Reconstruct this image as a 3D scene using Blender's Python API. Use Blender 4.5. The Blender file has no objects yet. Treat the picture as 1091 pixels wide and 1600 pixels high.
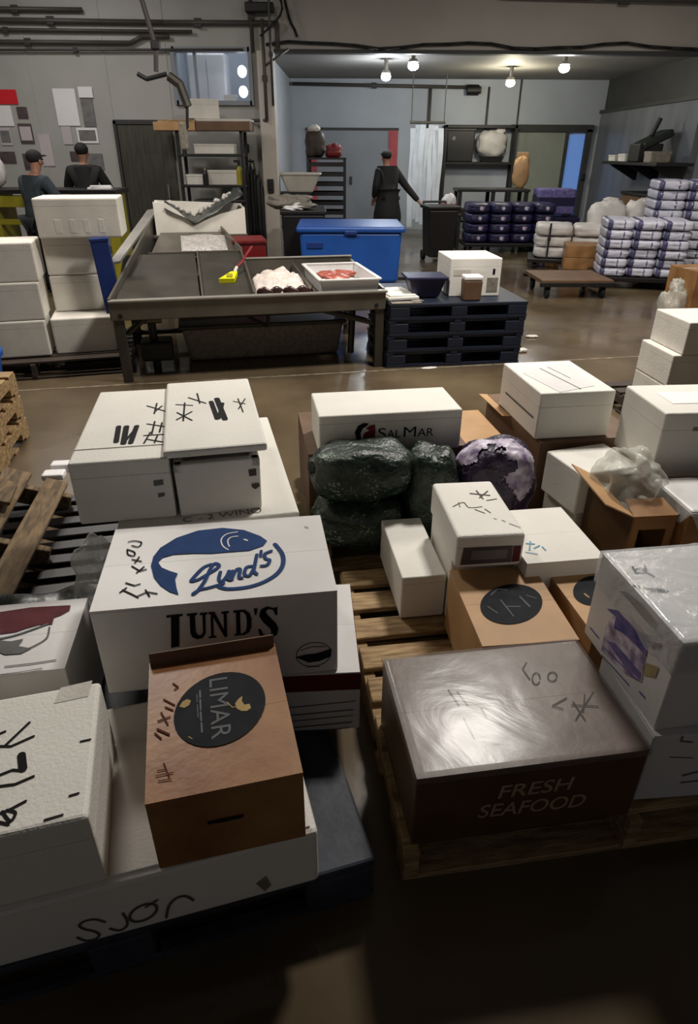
import bpy, bmesh, math, random
from mathutils import Vector, Matrix, Euler, noise
from mathutils.geometry import tessellate_polygon
R = math.radians
random.seed(7)
scene = bpy.context.scene
COL = scene.collection

# ---------------------------------------------------------------- camera
cam_d = bpy.data.cameras.new('camera')
cam = bpy.data.objects.new('camera', cam_d)
COL.objects.link(cam)
cam_d.sensor_fit = 'VERTICAL'
cam_d.sensor_height = 24.0
cam_d.sensor_width = 24.0
cam_d.lens = 1003.15 / 1600 * 24.0
cam_d.clip_start = 0.05
cam_d.clip_end = 100
cam.matrix_world = Matrix.Translation((0, 0, 1.65)) @ Matrix.Rotation(R(90 - 29.35), 4, 'X') @ Matrix.Rotation(R(0.326), 4, 'Z')
scene.camera = cam

# ---------------------------------------------------------------- world, lights, exposure
vs = scene.view_settings
vs.view_transform = 'Standard'
vs.look = 'None'
vs.exposure = 0.45
vs.gamma = 1.0
vs.use_curve_mapping = False
world = bpy.data.worlds.new('hall_ambient')
scene.world = world
world.use_nodes = True
world.node_tree.nodes['Background'].inputs[0].default_value = (0.95, 0.95, 1.0, 1)
world.node_tree.nodes['Background'].inputs[1].default_value = 0.048

def area(name, loc, power, sx, sy, color, rot=(0, 0, 0)):
    d = bpy.data.lights.new(name, 'AREA')
    d.shape = 'RECTANGLE'
    d.size, d.size_y = sx, sy
    d.energy = power
    d.color = color
    o = bpy.data.objects.new(name, d)
    COL.objects.link(o)
    o.location = loc
    o.rotation_euler = rot
    return o

area('ceiling_lamp_near', (1.25, 4.55, 4.3), 160, 0.6, 0.6, (1.0, 0.95, 0.88))
area('ceiling_lamp_aisle', (-2.4, 5.6, 4.3), 105, 0.9, 0.9, (1.0, 0.93, 0.85))
area('ceiling_lamp_sorting', (3.4, 7.6, 4.3), 75, 0.9, 0.9, (1.0, 0.93, 0.84))
area('ceiling_lamp_office_wall', (-4.2, 9.6, 4.2), 42, 0.8, 0.8, (1.0, 0.97, 0.95))

# ---------------------------------------------------------------- materials
def srgb(c):
    return tuple(((v / 12.92) if v <= 0.04045 else ((v + 0.055) / 1.055) ** 2.4) for v in c)

def mat(name, c, rough=0.6, var=0.12, scale=6.0, bump=0.0, bscale=60.0, metal=0.0, spec=0.5, coat=0.0, c2=None, alpha=None, stretch=None, rvar=0.0):
    m = bpy.data.materials.new(name)
    m.use_nodes = True
    nt = m.node_tree
    b = nt.nodes['Principled BSDF']
    L = nt.links
    lin = srgb(c)
    lo = srgb(c2) if c2 else tuple(v * (1 - var) ** 2 for v in lin)
    tc = nt.nodes.new('ShaderNodeTexCoord')
    mp = nt.nodes.new('ShaderNodeMapping')
    L.new(tc.outputs['Object'], mp.inputs[0])
    if stretch:
        mp.inputs['Scale'].default_value = stretch
    nz = nt.nodes.new('ShaderNodeTexNoise')
    nz.inputs['Scale'].default_value = scale
    nz.inputs['Detail'].default_value = 5
    L.new(mp.outputs[0], nz.inputs['Vector'])
    rp = nt.nodes.new('ShaderNodeValToRGB')
    rp.color_ramp.elements[0].position = 0.35
    rp.color_ramp.elements[1].position = 0.65
    rp.color_ramp.elements[0].color = (*lo, 1)
    rp.color_ramp.elements[1].color = (*lin, 1)
    L.new(nz.outputs['Fac'], rp.inputs[0])
    L.new(rp.outputs[0], b.inputs['Base Color'])
    b.inputs['Roughness'].default_value = rough
    b.inputs['Metallic'].default_value = metal
    b.inputs['Specular IOR Level'].default_value = spec
    b.inputs['Coat Weight'].default_value = coat
    b.inputs['Coat Roughness'].default_value = 0.12
    if rvar:
        mr = nt.nodes.new('ShaderNodeMapRange')
        mr.inputs['From Min'].default_value = 0.3
        mr.inputs['From Max'].default_value = 0.7
        mr.inputs['To Min'].default_value = max(0.02, rough - rvar)
        mr.inputs['To Max'].default_value = rough + rvar
        L.new(nz.outputs['Fac'], mr.inputs['Value'])
        L.new(mr.outputs[0], b.inputs['Roughness'])
    if bump:
        n2 = nt.nodes.new('ShaderNodeTexNoise')
        n2.inputs['Scale'].default_value = bscale
        n2.inputs['Detail'].default_value = 3
        L.new(mp.outputs[0], n2.inputs['Vector'])
        bp = nt.nodes.new('ShaderNodeBump')
        bp.inputs['Strength'].default_value = bump
        bp.inputs['Distance'].default_value = 0.01
        L.new(n2.outputs['Fac'], bp.inputs['Height'])
        L.new(bp.outputs[0], b.inputs['Normal'])
        if coat:
            L.new(bp.outputs[0], b.inputs['Coat Normal'])
    if alpha is not None:
        b.inputs['Alpha'].default_value = alpha
    return m

def film_mat(name, tint, diffuse, gloss_rough=0.12, bump=0.5, bscale=14.0, spec=0.5):
    """thin plastic film: mostly see-through, a milky veil and a glossy wrinkled surface"""
    m = bpy.data.materials.new(name)
    m.use_nodes = True
    nt = m.node_tree
    L = nt.links
    b = nt.nodes['Principled BSDF']
    b.inputs['Base Color'].default_value = (*srgb(tint), 1)
    b.inputs['Roughness'].default_value = gloss_rough
    b.inputs['Specular IOR Level'].default_value = spec
    tr = nt.nodes.new('ShaderNodeBsdfTransparent')
    mx = nt.nodes.new('ShaderNodeMixShader')
    tc = nt.nodes.new('ShaderNodeTexCoord')
    nz = nt.nodes.new('ShaderNodeTexNoise')
    nz.inputs['Scale'].default_value = bscale
    nz.inputs['Detail'].default_value = 6
    nz.inputs['Distortion'].default_value = 1.2
    L.new(tc.outputs['Object'], nz.inputs['Vector'])
    bp = nt.nodes.new('ShaderNodeBump')
    bp.inputs['Strength'].default_value = bump
    bp.inputs['Distance'].default_value = 0.02
    L.new(nz.outputs['Fac'], bp.inputs['Height'])
    L.new(bp.outputs[0], b.inputs['Normal'])
    mr = nt.nodes.new('ShaderNodeMapRange')
    mr.inputs['From Min'].default_value = 0.3
    mr.inputs['From Max'].default_value = 0.7
    mr.inputs['To Min'].default_value = diffuse * 0.65
    mr.inputs['To Max'].default_value = min(1, diffuse * 1.35)
    L.new(nz.outputs['Fac'], mr.inputs['Value'])
    L.new(mr.outputs[0], mx.inputs[0])
    L.new(tr.outputs[0], mx.inputs[1])
    L.new(b.outputs[0], mx.inputs[2])
    L.new(mx.outputs[0], nt.nodes['Material Output'].inputs[0])
    return m

def net_mat(name, c, c2, glint):
    """knotted net over shellfish: dark weave with highlight glints painted as pale specks"""
    m = mat(name, c, 0.4, 0.2, 30, 0.45, 75, c2=c2)
    nt = m.node_tree
    b = nt.nodes['Principled BSDF']
    base = b.inputs['Base Color'].links[0].from_socket
    tc = nt.nodes.new('ShaderNodeTexCoord')
    n1 = nt.nodes.new('ShaderNodeTexNoise')
    n1.inputs['Scale'].default_value = 85
    n1.inputs['Detail'].default_value = 2
    n2 = nt.nodes.new('ShaderNodeTexNoise')
    n2.inputs['Scale'].default_value = 11
    nt.links.new(tc.outputs['Object'], n1.inputs['Vector'])
    nt.links.new(tc.outputs['Object'], n2.inputs['Vector'])
    mu = nt.nodes.new('ShaderNodeMath')
    mu.operation = 'MULTIPLY'
    nt.links.new(n1.outputs['Fac'], mu.inputs[0])
    nt.links.new(n2.outputs['Fac'], mu.inputs[1])
    mr = nt.nodes.new('ShaderNodeMapRange')
    mr.inputs['From Min'].default_value = 0.345
    mr.inputs['From Max'].default_value = 0.40
    nt.links.new(mu.outputs[0], mr.inputs['Value'])
    mx = nt.nodes.new('ShaderNodeMix')
    mx.data_type = 'RGBA'
    nt.links.new(mr.outputs[0], mx.inputs['Factor'])
    nt.links.new(base, mx.inputs[6])
    mx.inputs[7].default_value = (*srgb(glint), 1)  # pale glints painted into the base colour
    nt.links.new(mx.outputs[2], b.inputs['Base Color'])
    return m

def glow(name, c, strength):
    m = bpy.data.materials.new(name)
    m.use_nodes = True
    b = m.node_tree.nodes['Principled BSDF']
    b.inputs['Base Color'].default_value = (*srgb(c), 1)
    b.inputs['Emission Color'].default_value = (*srgb(c), 1)
    b.inputs['Emission Strength'].default_value = strength
    return m

def floor_mat():
    m = mat('wet_concrete', (0.42, 0.365, 0.285), rough=0.22, scale=1.1, c2=(0.30, 0.255, 0.195), bump=0.10, bscale=9, spec=0.5, rvar=0.12)
    nt = m.node_tree
    L = nt.links
    b = nt.nodes['Principled BSDF']
    # puddles: a large soft noise drives the roughness
    tc = nt.nodes.new('ShaderNodeTexCoord')
    nz = nt.nodes.new('ShaderNodeTexNoise')
    nz.inputs['Scale'].default_value = 0.75
    nz.inputs['Detail'].default_value = 3
    L.new(tc.outputs['Object'], nz.inputs['Vector'])
    mr = nt.nodes.new('ShaderNodeMapRange')
    mr.inputs['From Min'].default_value = 0.42
    mr.inputs['From Max'].default_value = 0.62
    mr.inputs['To Min'].default_value = 0.09
    mr.inputs['To Max'].default_value = 0.34
    L.new(nz.outputs['Fac'], mr.inputs['Value'])
    L.new(mr.outputs[0], b.inputs['Roughness'])
    return m

def pane_mat():
    m = bpy.data.materials.new('window_glass')
    m.use_nodes = True
    nt = m.node_tree
    tr = nt.nodes.new('ShaderNodeBsdfTransparent')
    gl = nt.nodes.new('ShaderNodeBsdfGlossy')
    gl.inputs['Roughness'].default_value = 0.03
    mx = nt.nodes.new('ShaderNodeMixShader')
    mx.inputs[0].default_value = 0.12
    nt.links.new(tr.outputs[0], mx.inputs[1])
    nt.links.new(gl.outputs[0], mx.inputs[2])
    nt.links.new(mx.outputs[0], nt.nodes['Material Output'].inputs[0])
    return m

M = dict(
    foam=mat('white_foam', (0.90, 0.885, 0.85), 0.7, 0.05, 3, 0.18, 130),
    foam_far=mat('dirty_white_foam', (0.86, 0.84, 0.80), 0.75, 0.08, 4, 0.15, 90),
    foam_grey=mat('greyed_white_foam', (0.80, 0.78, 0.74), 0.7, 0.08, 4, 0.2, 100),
    white_card=mat('white_coated_board', (0.86, 0.85, 0.84), 0.42, 0.05, 5, 0.05, 40),
    brown_card=mat('brown_board', (0.62, 0.46, 0.29), 0.42, 0.14, 7, 0.08, 50, c2=(0.52, 0.36, 0.20)),
    stained_card=mat('stained_brown_board', (0.62, 0.45, 0.27), 0.4, 0.14, 5, 0.08, 50, c2=(0.50, 0.31, 0.165)),
    tan_card=mat('tan_board', (0.72, 0.56, 0.38), 0.6, 0.10, 6, 0.06, 50),
    dark_card=mat('dark_brown_board', (0.42, 0.31, 0.22), 0.6, 0.15, 6, 0.06, 50),
    wet_card=mat('wet_brown_board', (0.35, 0.25, 0.155), 0.4, 0.15, 5, 0.06, 40),
    wood=mat('pallet_wood', (0.70, 0.59, 0.42), 0.75, 0.2, 9, 0.35, 50, c2=(0.50, 0.39, 0.26), stretch=(1, 6, 6)),
    wood_old=mat('worn_pallet_wood', (0.50, 0.41, 0.29), 0.8, 0.2, 9, 0.35, 50, c2=(0.30, 0.24, 0.17), stretch=(6, 1, 6)),
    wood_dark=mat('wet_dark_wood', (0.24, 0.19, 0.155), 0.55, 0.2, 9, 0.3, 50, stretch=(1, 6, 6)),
    steel=mat('dull_stainless_steel', (0.46, 0.44, 0.40), 0.42, 0.12, 4, 0.05, 30, metal=0.65),
    steel_dark=mat('dark_stained_steel', (0.30, 0.285, 0.255), 0.45, 0.15, 5, 0.05, 30, metal=0.5),
    steel_light=mat('bright_steel_flange', (0.62, 0.60, 0.57), 0.4, 0.1, 4, metal=0.5),
    steel_door=mat('brushed_steel_door', (0.40, 0.39, 0.36), 0.38, 0.15, 5, metal=0.6, stretch=(6, 1, 0.5)),
    iron=mat('black_painted_iron', (0.10, 0.10, 0.10), 0.5, 0.2, 6),
    black_plastic=mat('black_plastic', (0.105, 0.095, 0.10), 0.42, 0.2, 6),
    rubber=mat('black_rubber', (0.07, 0.07, 0.075), 0.6, 0.2, 6),
    blue_plastic=mat('blue_tote_plastic', (0.12, 0.33, 0.66), 0.42, 0.08, 3),
    blue_panel=mat('deep_blue_plastic', (0.10, 0.20, 0.46), 0.45, 0.1, 3),
    blue_pallet=mat('dark_blue_pallet_plastic', (0.075, 0.115, 0.19), 0.5, 0.2, 5),
    grey_pallet=mat('dirty_blue_grey_plastic', (0.24, 0.26, 0.30), 0.5, 0.2, 9, 0.1, 30, c2=(0.15, 0.165, 0.20), spec=0.3),
    navy=mat('navy_plastic', (0.10, 0.10, 0.24), 0.4, 0.1, 5),
    yellow=mat('yellow_plastic', (0.90, 0.88, 0.10), 0.4, 0.06, 5),
    yellow_dull=mat('yellow_paint', (0.62, 0.58, 0.13), 0.5, 0.12, 5),
    red=mat('red_plastic', (0.46, 0.075, 0.08), 0.45, 0.12, 5),
    red_sign=mat('red_sign_paint', (0.85, 0.12, 0.16), 0.5, 0.05, 5),
    red_strip=mat('faded_red_paint', (0.72, 0.30, 0.33), 0.6, 0.12, 5),
    net=net_mat('dark_green_net', (0.135, 0.205, 0.155), (0.06, 0.095, 0.075), (0.42, 0.50, 0.44)),
    net_purple=net_mat('dark_purple_net', (0.21, 0.14, 0.26), (0.12, 0.08, 0.16), (0.42, 0.36, 0.48)),
    print_lilac=mat('pale_bag_print', (0.84, 0.80, 0.86), 0.5, 0.2, 26, c2=(0.46, 0.38, 0.52)),
    green_sheet=mat('dark_green_sheet', (0.13, 0.16, 0.14), 0.35, 0.25, 5, 0.4, 18),
    wall=mat('painted_wall_panel', (0.68, 0.675, 0.655), 0.55, 0.06, 1.2),
    wall_right=mat('plastic_sheeted_wall', (0.43, 0.44, 0.46), 0.32, 0.16, 1.6, 0.35, 3, stretch=(2, 2, 0.4)),
    wall_cool=mat('cool_painted_wall', (0.69, 0.715, 0.75), 0.5, 0.05, 1.2),
    header=mat('header_panel', (0.66, 0.64, 0.61), 0.6, 0.06, 1.0),
    ceiling=mat('painted_ceiling', (0.52, 0.51, 0.49), 0.7, 0.08, 1.0),
    pillar=mat('pillar_paint', (0.76, 0.73, 0.69), 0.5, 0.05, 2),
    door_grey=mat('grey_door_paint', (0.53, 0.55, 0.58), 0.45, 0.05, 2),
    door_green=mat('grey_green_door', (0.55, 0.57, 0.53), 0.5, 0.05, 2),
    dark_trim=mat('dark_trim_paint', (0.22, 0.22, 0.215), 0.6, 0.1, 3),
    pipe=mat('dark_pipe', (0.30, 0.28, 0.265), 0.5, 0.1, 5),
    cable=mat('black_cable', (0.06, 0.06, 0.06), 0.6, 0.1, 5),
    paper=mat('white_paper', (0.93, 0.92, 0.92), 0.6, 0.02, 3),
    paper_pink=mat('off_white_paper', (0.78, 0.74, 0.74), 0.75, 0.05, 3, spec=0.15),
    photo_dark=mat('dark_printed_paper', (0.36, 0.31, 0.32), 0.5, 0.25, 9),
    photo_grey=mat('grey_printed_paper', (0.50, 0.49, 0.49), 0.5, 0.2, 9),
    ink=mat('black_ink', (0.09, 0.085, 0.085), 0.75, 0.1, 30, spec=0.15),
    ink_faint=mat('faded_ink', (0.36, 0.33, 0.31), 0.75, 0.1, 30, spec=0.15),
    ink_red=mat('rust_red_ink', (0.37, 0.17, 0.09), 0.75, 0.2, 40, spec=0.15),
    ink_blue=mat('logo_blue_ink', (0.14, 0.25, 0.44), 0.75, 0.1, 20, spec=0.15),
    ink_lightblue=mat('pale_blue_ink', (0.45, 0.66, 0.78), 0.75, 0.1, 20, spec=0.15),
    ink_navy=mat('dark_slate_ink', (0.13, 0.14, 0.16), 0.75, 0.2, 20, spec=0.15),
    ink_gold=mat('cream_gold_ink', (0.70, 0.60, 0.40), 0.75, 0.1, 20, spec=0.15),
    ink_grey=mat('grey_print_ink', (0.42, 0.42, 0.42), 0.75, 0.1, 20, spec=0.15),
    ink_label=mat('lettering_on_brown', (0.66, 0.56, 0.44), 0.75, 0.1, 20, spec=0.15),
    ink_maroon=mat('maroon_ink', (0.40, 0.20, 0.22), 0.75, 0.15, 20, spec=0.15),
    ink_band=mat('maroon_band_ink', (0.40, 0.13, 0.13), 0.75, 0.15, 20, spec=0.15),
    ink_purple=mat('blue_purple_ink', (0.32, 0.31, 0.52), 0.75, 0.2, 20, c2=(0.48, 0.44, 0.62), spec=0.15),
    ink_rust=mat('rose_ink', (0.52, 0.33, 0.35), 0.75, 0.1, 20, spec=0.15),
    ink_yellow=mat('mustard_ink', (0.68, 0.62, 0.45), 0.75, 0.1, 20, spec=0.15),
    stain=mat('grey_stain', (0.55, 0.52, 0.47), 0.6, 0.2, 30),
    tape=mat('clear_tape', (0.76, 0.74, 0.70), 0.15, 0.05, 10, spec=0.6),
    sack=mat('white_woven_sack', (0.80, 0.80, 0.86), 0.45, 0.1, 5, 0.3, 16),
    sack_warm=mat('cream_sack', (0.84, 0.82, 0.80), 0.5, 0.1, 5, 0.3, 14),
    sack_print=mat('purple_blue_sack_print', (0.36, 0.35, 0.50), 0.45, 0.2, 12),
    sack_navy=mat('navy_sack', (0.15, 0.14, 0.30), 0.4, 0.25, 6, 0.3, 16),
    ice=mat('crushed_ice', (0.88, 0.83, 0.79), 0.35, 0.12, 30, 0.8, 45),
    ice_grey=mat('melting_grey_ice', (0.72, 0.70, 0.68), 0.3, 0.2, 30, 0.8, 45),
    fish=mat('dark_fish_skin', (0.26, 0.16, 0.14), 0.3, 0.3, 30),
    fillet=mat('red_fish_flesh', (0.68, 0.36, 0.30), 0.35, 0.15, 25),
    skin=mat('skin', (0.62, 0.45, 0.37), 0.5, 0.05, 8),
    cloth_black=mat('black_cloth', (0.095, 0.085, 0.085), 0.8, 0.15, 12),
    cloth_slate=mat('slate_blue_cloth', (0.19, 0.23, 0.26), 0.75, 0.15, 12),
    cloth_dark=mat('dark_trouser_cloth', (0.10, 0.11, 0.13), 0.8, 0.15, 12),
    hair=mat('dark_hair', (0.06, 0.05, 0.05), 0.6, 0.1, 30),
    curtain=mat('white_strip_curtain_vinyl', (0.82, 0.84, 0.86), 0.3, 0.08, 3),
    film=film_mat('clear_stretch_film', (0.56, 0.52, 0.50), 0.32, 0.19, 0.11, 3.4, spec=0.34),
    film_white=film_mat('milky_wrap_film', (0.86, 0.87, 0.88), 0.40, 0.16, 0.6, 9.0),
    bag_clear=film_mat('crumpled_clear_bag', (0.86, 0.86, 0.82), 0.40, 0.28, 0.4, 4.0),
    bag_milky=film_mat('milky_clear_bag', (0.97, 0.97, 0.96), 0.50, 0.2, 0.9, 7.0),
    bulb=glow('lamp_glass_cool', (0.93, 0.96, 1.0), 32.0),
    bulb_warm=glow('lamp_glass_warm', (1.0, 0.95, 0.75), 32.0),
    office_lamp=glow('office_lamp_glass', (0.9, 0.94, 1.0), 4.0),
    blue_light=glow('cold_room_light', (0.36, 0.50, 0.74), 0.42),
    glass=pane_mat(),
    floor=floor_mat(),
    line=mat('worn_white_floor_line', (0.60, 0.55, 0.47), 0.4, 0.2, 14, c2=(0.42, 0.37, 0.31)),
)

# ---------------------------------------------------------------- mesh helpers
class MB:
    def __init__(self):
        self.bm = bmesh.new()

    def _merge(self, b, mtx=None):
        if mtx is not None:
            bmesh.ops.transform(b, matrix=mtx, verts=b.verts)
        me = bpy.data.meshes.new('t')
        b.to_mesh(me)
        b.free()
        self.bm.from_mesh(me)
        bpy.data.meshes.remove(me)
        return self

    def box(self, s, c, rot=(0, 0, 0), bev=0.0, taper=1.0, seg=2):
        b = bmesh.new()
        bmesh.ops.create_cube(b, size=1.0)
        for v in b.verts:
            k = taper if v.co.z < 0 else 1.0
            v.co.x *= s[0] * k
            v.co.y *= s[1] * k
            v.co.z *= s[2]
        if bev:
            bmesh.ops.bevel(b, geom=b.edges[:], offset=min(bev, min(s) * 0.45), segments=seg, profile=0.5, affect='EDGES', clamp_overlap=True)
        return self._merge(b, Matrix.Translation(c) @ Euler(rot).to_matrix().to_4x4())

    def cyl(self, p0, p1, r0, r1=None, seg=14):
        p0, p1 = Vector(p0), Vector(p1)
        r1 = r0 if r1 is None else r1
        b = bmesh.new()
        d = p1 - p0
        bmesh.ops.create_cone(b, cap_ends=True, segments=seg, radius1=r0, radius2=r1, depth=d.length)
        q = Vector((0, 0, 1)).rotation_difference(d.normalized())
        return self._merge(b, Matrix.Translation((p0 + p1) / 2) @ q.to_matrix().to_4x4())

    def tube(self, pts, r, seg=8):
        for a, b in zip(pts, pts[1:]):
            self.cyl(a, b, r, seg=seg)
        for p in pts[1:-1]:
            self.ball(p, (r, r, r), 8, 6)
        return self

    def ball(self, c, r, u=20, v=12, rot=(0, 0, 0)):
        b = bmesh.new()
        bmesh.ops.create_uvsphere(b, u_segments=u, v_segments=v, radius=1.0)
        return self._merge(b, Matrix.Translation(c) @ Euler(rot).to_matrix().to_4x4() @ Matrix.Diagonal((*r, 1)))

    def prism(self, pts, z0, z1):
        b = bmesh.new()
        lo = [b.verts.new((x, y, z0)) for x, y in pts]
        hi = [b.verts.new((x, y, z1)) for x, y in pts]
        n = len(pts)
        b.faces.new(lo[::-1])
        b.faces.new(hi)
        for i in range(n):
            b.faces.new((lo[i], lo[(i + 1) % n], hi[(i + 1) % n], hi[i]))
        bmesh.ops.recalc_face_normals(b, faces=b.faces)
        return self._merge(b)

    def quad(self, a, b_, c, d, th=0.004):
        """a thin plate through four corners, th thick"""
        a, b_, c, d = map(Vector, (a, b_, c, d))
        n = (b_ - a).cross(d - a).normalized() * th / 2
        b = bmesh.new()
        top = [b.verts.new(p + n) for p in (a, b_, c, d)]
        bot = [b.verts.new(p - n) for p in (a, b_, c, d)]
        b.faces.new(top)
        b.faces.new(bot[::-1])
        for i in range(4):
            j = (i + 1) % 4
            b.faces.new((bot[i], bot[j], top[j], top[i]))
        bmesh.ops.recalc_face_normals(b, faces=b.faces)
        return self._merge(b)

    def pillow(self, s, c, rot=(0, 0, 0), p=3.2, jit=0.0, seed=0, u=24, v=14):
        """stuffed sack: superellipsoid with small lumps"""
        b = bmesh.new()
        bmesh.ops.create_uvsphere(b, u_segments=u, v_segments=v, radius=1.0)
        off = Vector((seed * 3.7, seed * 1.3, seed * 2.1))
        for w in b.verts:
            x, y, z = w.co
            k = (abs(x) ** p + abs(y) ** p + abs(z) ** p) ** (-1 / p)
            q = w.co * k
            q *= 1 + jit * noise.noise(q * 2.3 + off)
            w.co = Vector((q.x * s[0] / 2, q.y * s[1] / 2, q.z * s[2] / 2))
        return self._merge(b, Matrix.Translation(c) @ Euler(rot).to_matrix().to_4x4())

    def build(self, name, m, parent=None, loc=(0, 0, 0), rot=(0, 0, 0), smooth=False, auto=None):
        me = bpy.data.meshes.new(name)
        self.bm.to_mesh(me)
        self.bm.free()
        me.materials.append(M[m] if isinstance(m, str) else m)
        if smooth:
            for p in me.polygons:
                p.use_smooth = True
        o = bpy.data.objects.new(name, me)
        COL.objects.link(o)
        o.location = loc
        o.rotation_euler = rot
        if parent:
            o.parent = parent
        return o

def tag(o, label=None, cat=None, group=None, kind=None):
    if label: o['label'] = label
    if cat: o['category'] = cat
    if group: o['group'] = group
    if kind: o['kind'] = kind
    return o

def thing(name, label, cat, loc, rz=0.0, group=None, rot=None):
    o = bpy.data.objects.new(name, None)
    o.empty_display_size = 0.05
    COL.objects.link(o)
    o.location = loc
    o.rotation_euler = rot if rot else (0, 0, R(rz))
    return tag(o, label, cat, group)

def copy_thing(src, loc, rot, label, group=None):
    r = src.copy()
    COL.objects.link(r)
    r.location, r.rotation_euler = loc, rot
    r['label'] = label
    if group: r['group'] = group
    for ch in list(src.children):
        c = ch.copy()
        COL.objects.link(c)
        c.parent = r
        for g in list(ch.children):
            d = g.copy()
            COL.objects.link(d)
            d.parent = c
    return r

# ---- flat prints and handwriting on the faces of boxes
def flat(polys2d, place):
    b = bmesh.new()
    for n_, poly in enumerate(polys2d):
        vs3 = [Vector((x, y, 0)) for x, y in poly]
        tri = tessellate_polygon([vs3])
        bv = [b.verts.new(place(x, y, n_ * 4e-6)) for x, y in poly]
        for t in tri:
            try:
                b.faces.new([bv[i] for i in t])
            except ValueError:
                pass
    bmesh.ops.recalc_face_normals(b, faces=b.faces)
    mb = MB()
    mb.bm.free()
    mb.bm = b
    return mb

def smooth_line(pts, k=4):
    if len(pts) < 4: return pts
    out = [pts[0]]
    for i in range(len(pts) - 1):
        p0, p1, p2, p3 = pts[max(0, i - 1)], pts[i], pts[i + 1], pts[min(len(pts) - 1, i + 2)]
        for j in range(1, k + 1):
            t = j / k
            out.append(tuple(0.5 * (2 * b + (c - a) * t + (2 * a - 5 * b + 4 * c - d) * t * t + (3 * b - a - 3 * c + d) * t ** 3) for a, b, c, d in zip(p0, p1, p2, p3)))
    return out

def stroke_polys(pts, w):
    out = []
    pts = smooth_line(pts)
    h = w / 2
    for (x0, y0), (x1, y1) in zip(pts, pts[1:]):
        dx, dy = x1 - x0, y1 - y0
        l = math.hypot(dx, dy) or 1e-6
        nx, ny = -dy / l * h, dx / l * h
        out.append([(x0 + nx, y0 + ny), (x0 - nx, y0 - ny), (x1 - nx, y1 - ny), (x1 + nx, y1 + ny)])
    for x, y in pts:
        out.append([(x + h * math.cos(k * math.pi / 4), y + h * math.sin(k * math.pi / 4)) for k in range(8)])
    return out

def face_place(box, face, eps=0.0015):
    w, d, h = box
    if face == 'top': return lambda u, v, e=0: (u, v, h + eps + e)
    if face == 'front': return lambda u, v, e=0: (u, -d / 2 - eps - e, v)
    if face == 'left': return lambda u, v, e=0: (-w / 2 - eps - e, -u, v)
    return lambda u, v, e=0: (w / 2 + eps + e, u, v)

def ink(parent, name, key, box, face, m, eps=0.0015, label=None):
    polys = []
    for kind, w, pts in MARKS[key]:
        if kind == 's': polys += stroke_polys(pts, w)
        elif kind == 'p': polys.append(pts)
    o = flat(polys, face_place(box, face, eps)).build(name, m, parent)
    if label: o['label'] = label
    return o

def lettering(parent, name, text, anchor, box, face, m, eps=0.0015, shear=0.0, offset=0.0, caps=None):
    """text between anchor points: baseline start, baseline end, top of the first letter"""
    a, b, t = (Vector(p) for p in anchor)
    cu = bpy.data.curves.new('lettering', 'FONT')
    cu.body = text
    cu.shear = shear
    cu.offset = offset
    cu.fill_mode = 'FRONT'
    cu.resolution_u = 4
    ob = bpy.data.objects.new('lettering', cu)
    COL.objects.link(ob)
    dg = bpy.context.evaluated_depsgraph_get()
    me = bpy.data.meshes.new_from_object(ob.evaluated_get(dg))
    bpy.data.objects.remove(ob)
    bpy.data.curves.remove(cu)
    xs = [v.co.x for v in me.vertices]
    x0, x1 = min(xs), max(xs)
    H0 = 0.73                                   # cap height of the built-in font
    ex = (b - a) / (x1 - x0)
    up = Vector((-(b - a).y, (b - a).x)).normalized()
    hgt = (t - a).dot(up)
    if hgt < 0: up, hgt = -up, -hgt
    ey = up * hgt / H0
    pl = face_place(box, face, eps)
    for v in me.vertices:
        p = a + ex * (v.co.x - x0) + ey * v.co.y
        v.co = pl(p.x, p.y)
    me.name = name
    me.materials.clear()
    me.materials.append(M[m])
    o = bpy.data.objects.new(name, me)
    COL.objects.link(o)
    o.parent = parent
    return o

def box_root(key, name, label, cat, group=None):
    cx, cy, w, d, h, yaw, zb = BX[key]
    return thing(name, label, cat, (cx, cy, zb), yaw, group), (w, d, h)

def foam_box(root, dims, m='foam', lid=0.28, bev=0.008, gap=0.0012):
    """moulded foam fish box: a body and a lid meeting at a hairline seam"""
    w, d, h = dims
    zc = h * (1 - lid)
    for nm, outer in (('body', True), ('lid', False)):
        b = bmesh.new()
        bmesh.ops.create_cube(b, size=1.0)
        for v in b.verts:
            v.co = Vector((v.co.x * w, v.co.y * d, (v.co.z + 0.5) * h))
        bmesh.ops.bevel(b, geom=b.edges[:], offset=bev, segments=3, profile=0.5, affect='EDGES')
        r = bmesh.ops.bisect_plane(b, geom=b.verts[:] + b.edges[:] + b.faces[:], plane_co=(0, 0, zc - (gap if outer else 0)), plane_no=(0, 0, 1), clear_outer=outer, clear_inner=not outer)
        bmesh.ops.holes_fill(b, edges=[e for e in b.edges if e.is_boundary], sides=0)
        mb = MB()
        mb.bm.free()
        mb.bm = b
        mb.build(nm, m, root)
    return root

def carton(root, dims, m, tape=None, seam=0.0004, bev=0.004):
    """closed cardboard carton: walls, two top flaps meeting at a seam, tape over it"""
    w, d, h = dims
    MB().box((w, d, h - 0.005), (0, 0, (h - 0.005) / 2), bev=bev).build('walls', m, root)
    for s in (-1, 1):
        MB().box((w - 0.001, d / 2 - seam, 0.005), (0, s * (d / 4 + seam / 2), h - 0.0025)).build('top_flap', m, root)
    if tape:
        MB().box((w * 0.98, 0.05, 0.0012), (0, 0, h + 0.0004)).build('tape', tape, root)
    return root

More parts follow.
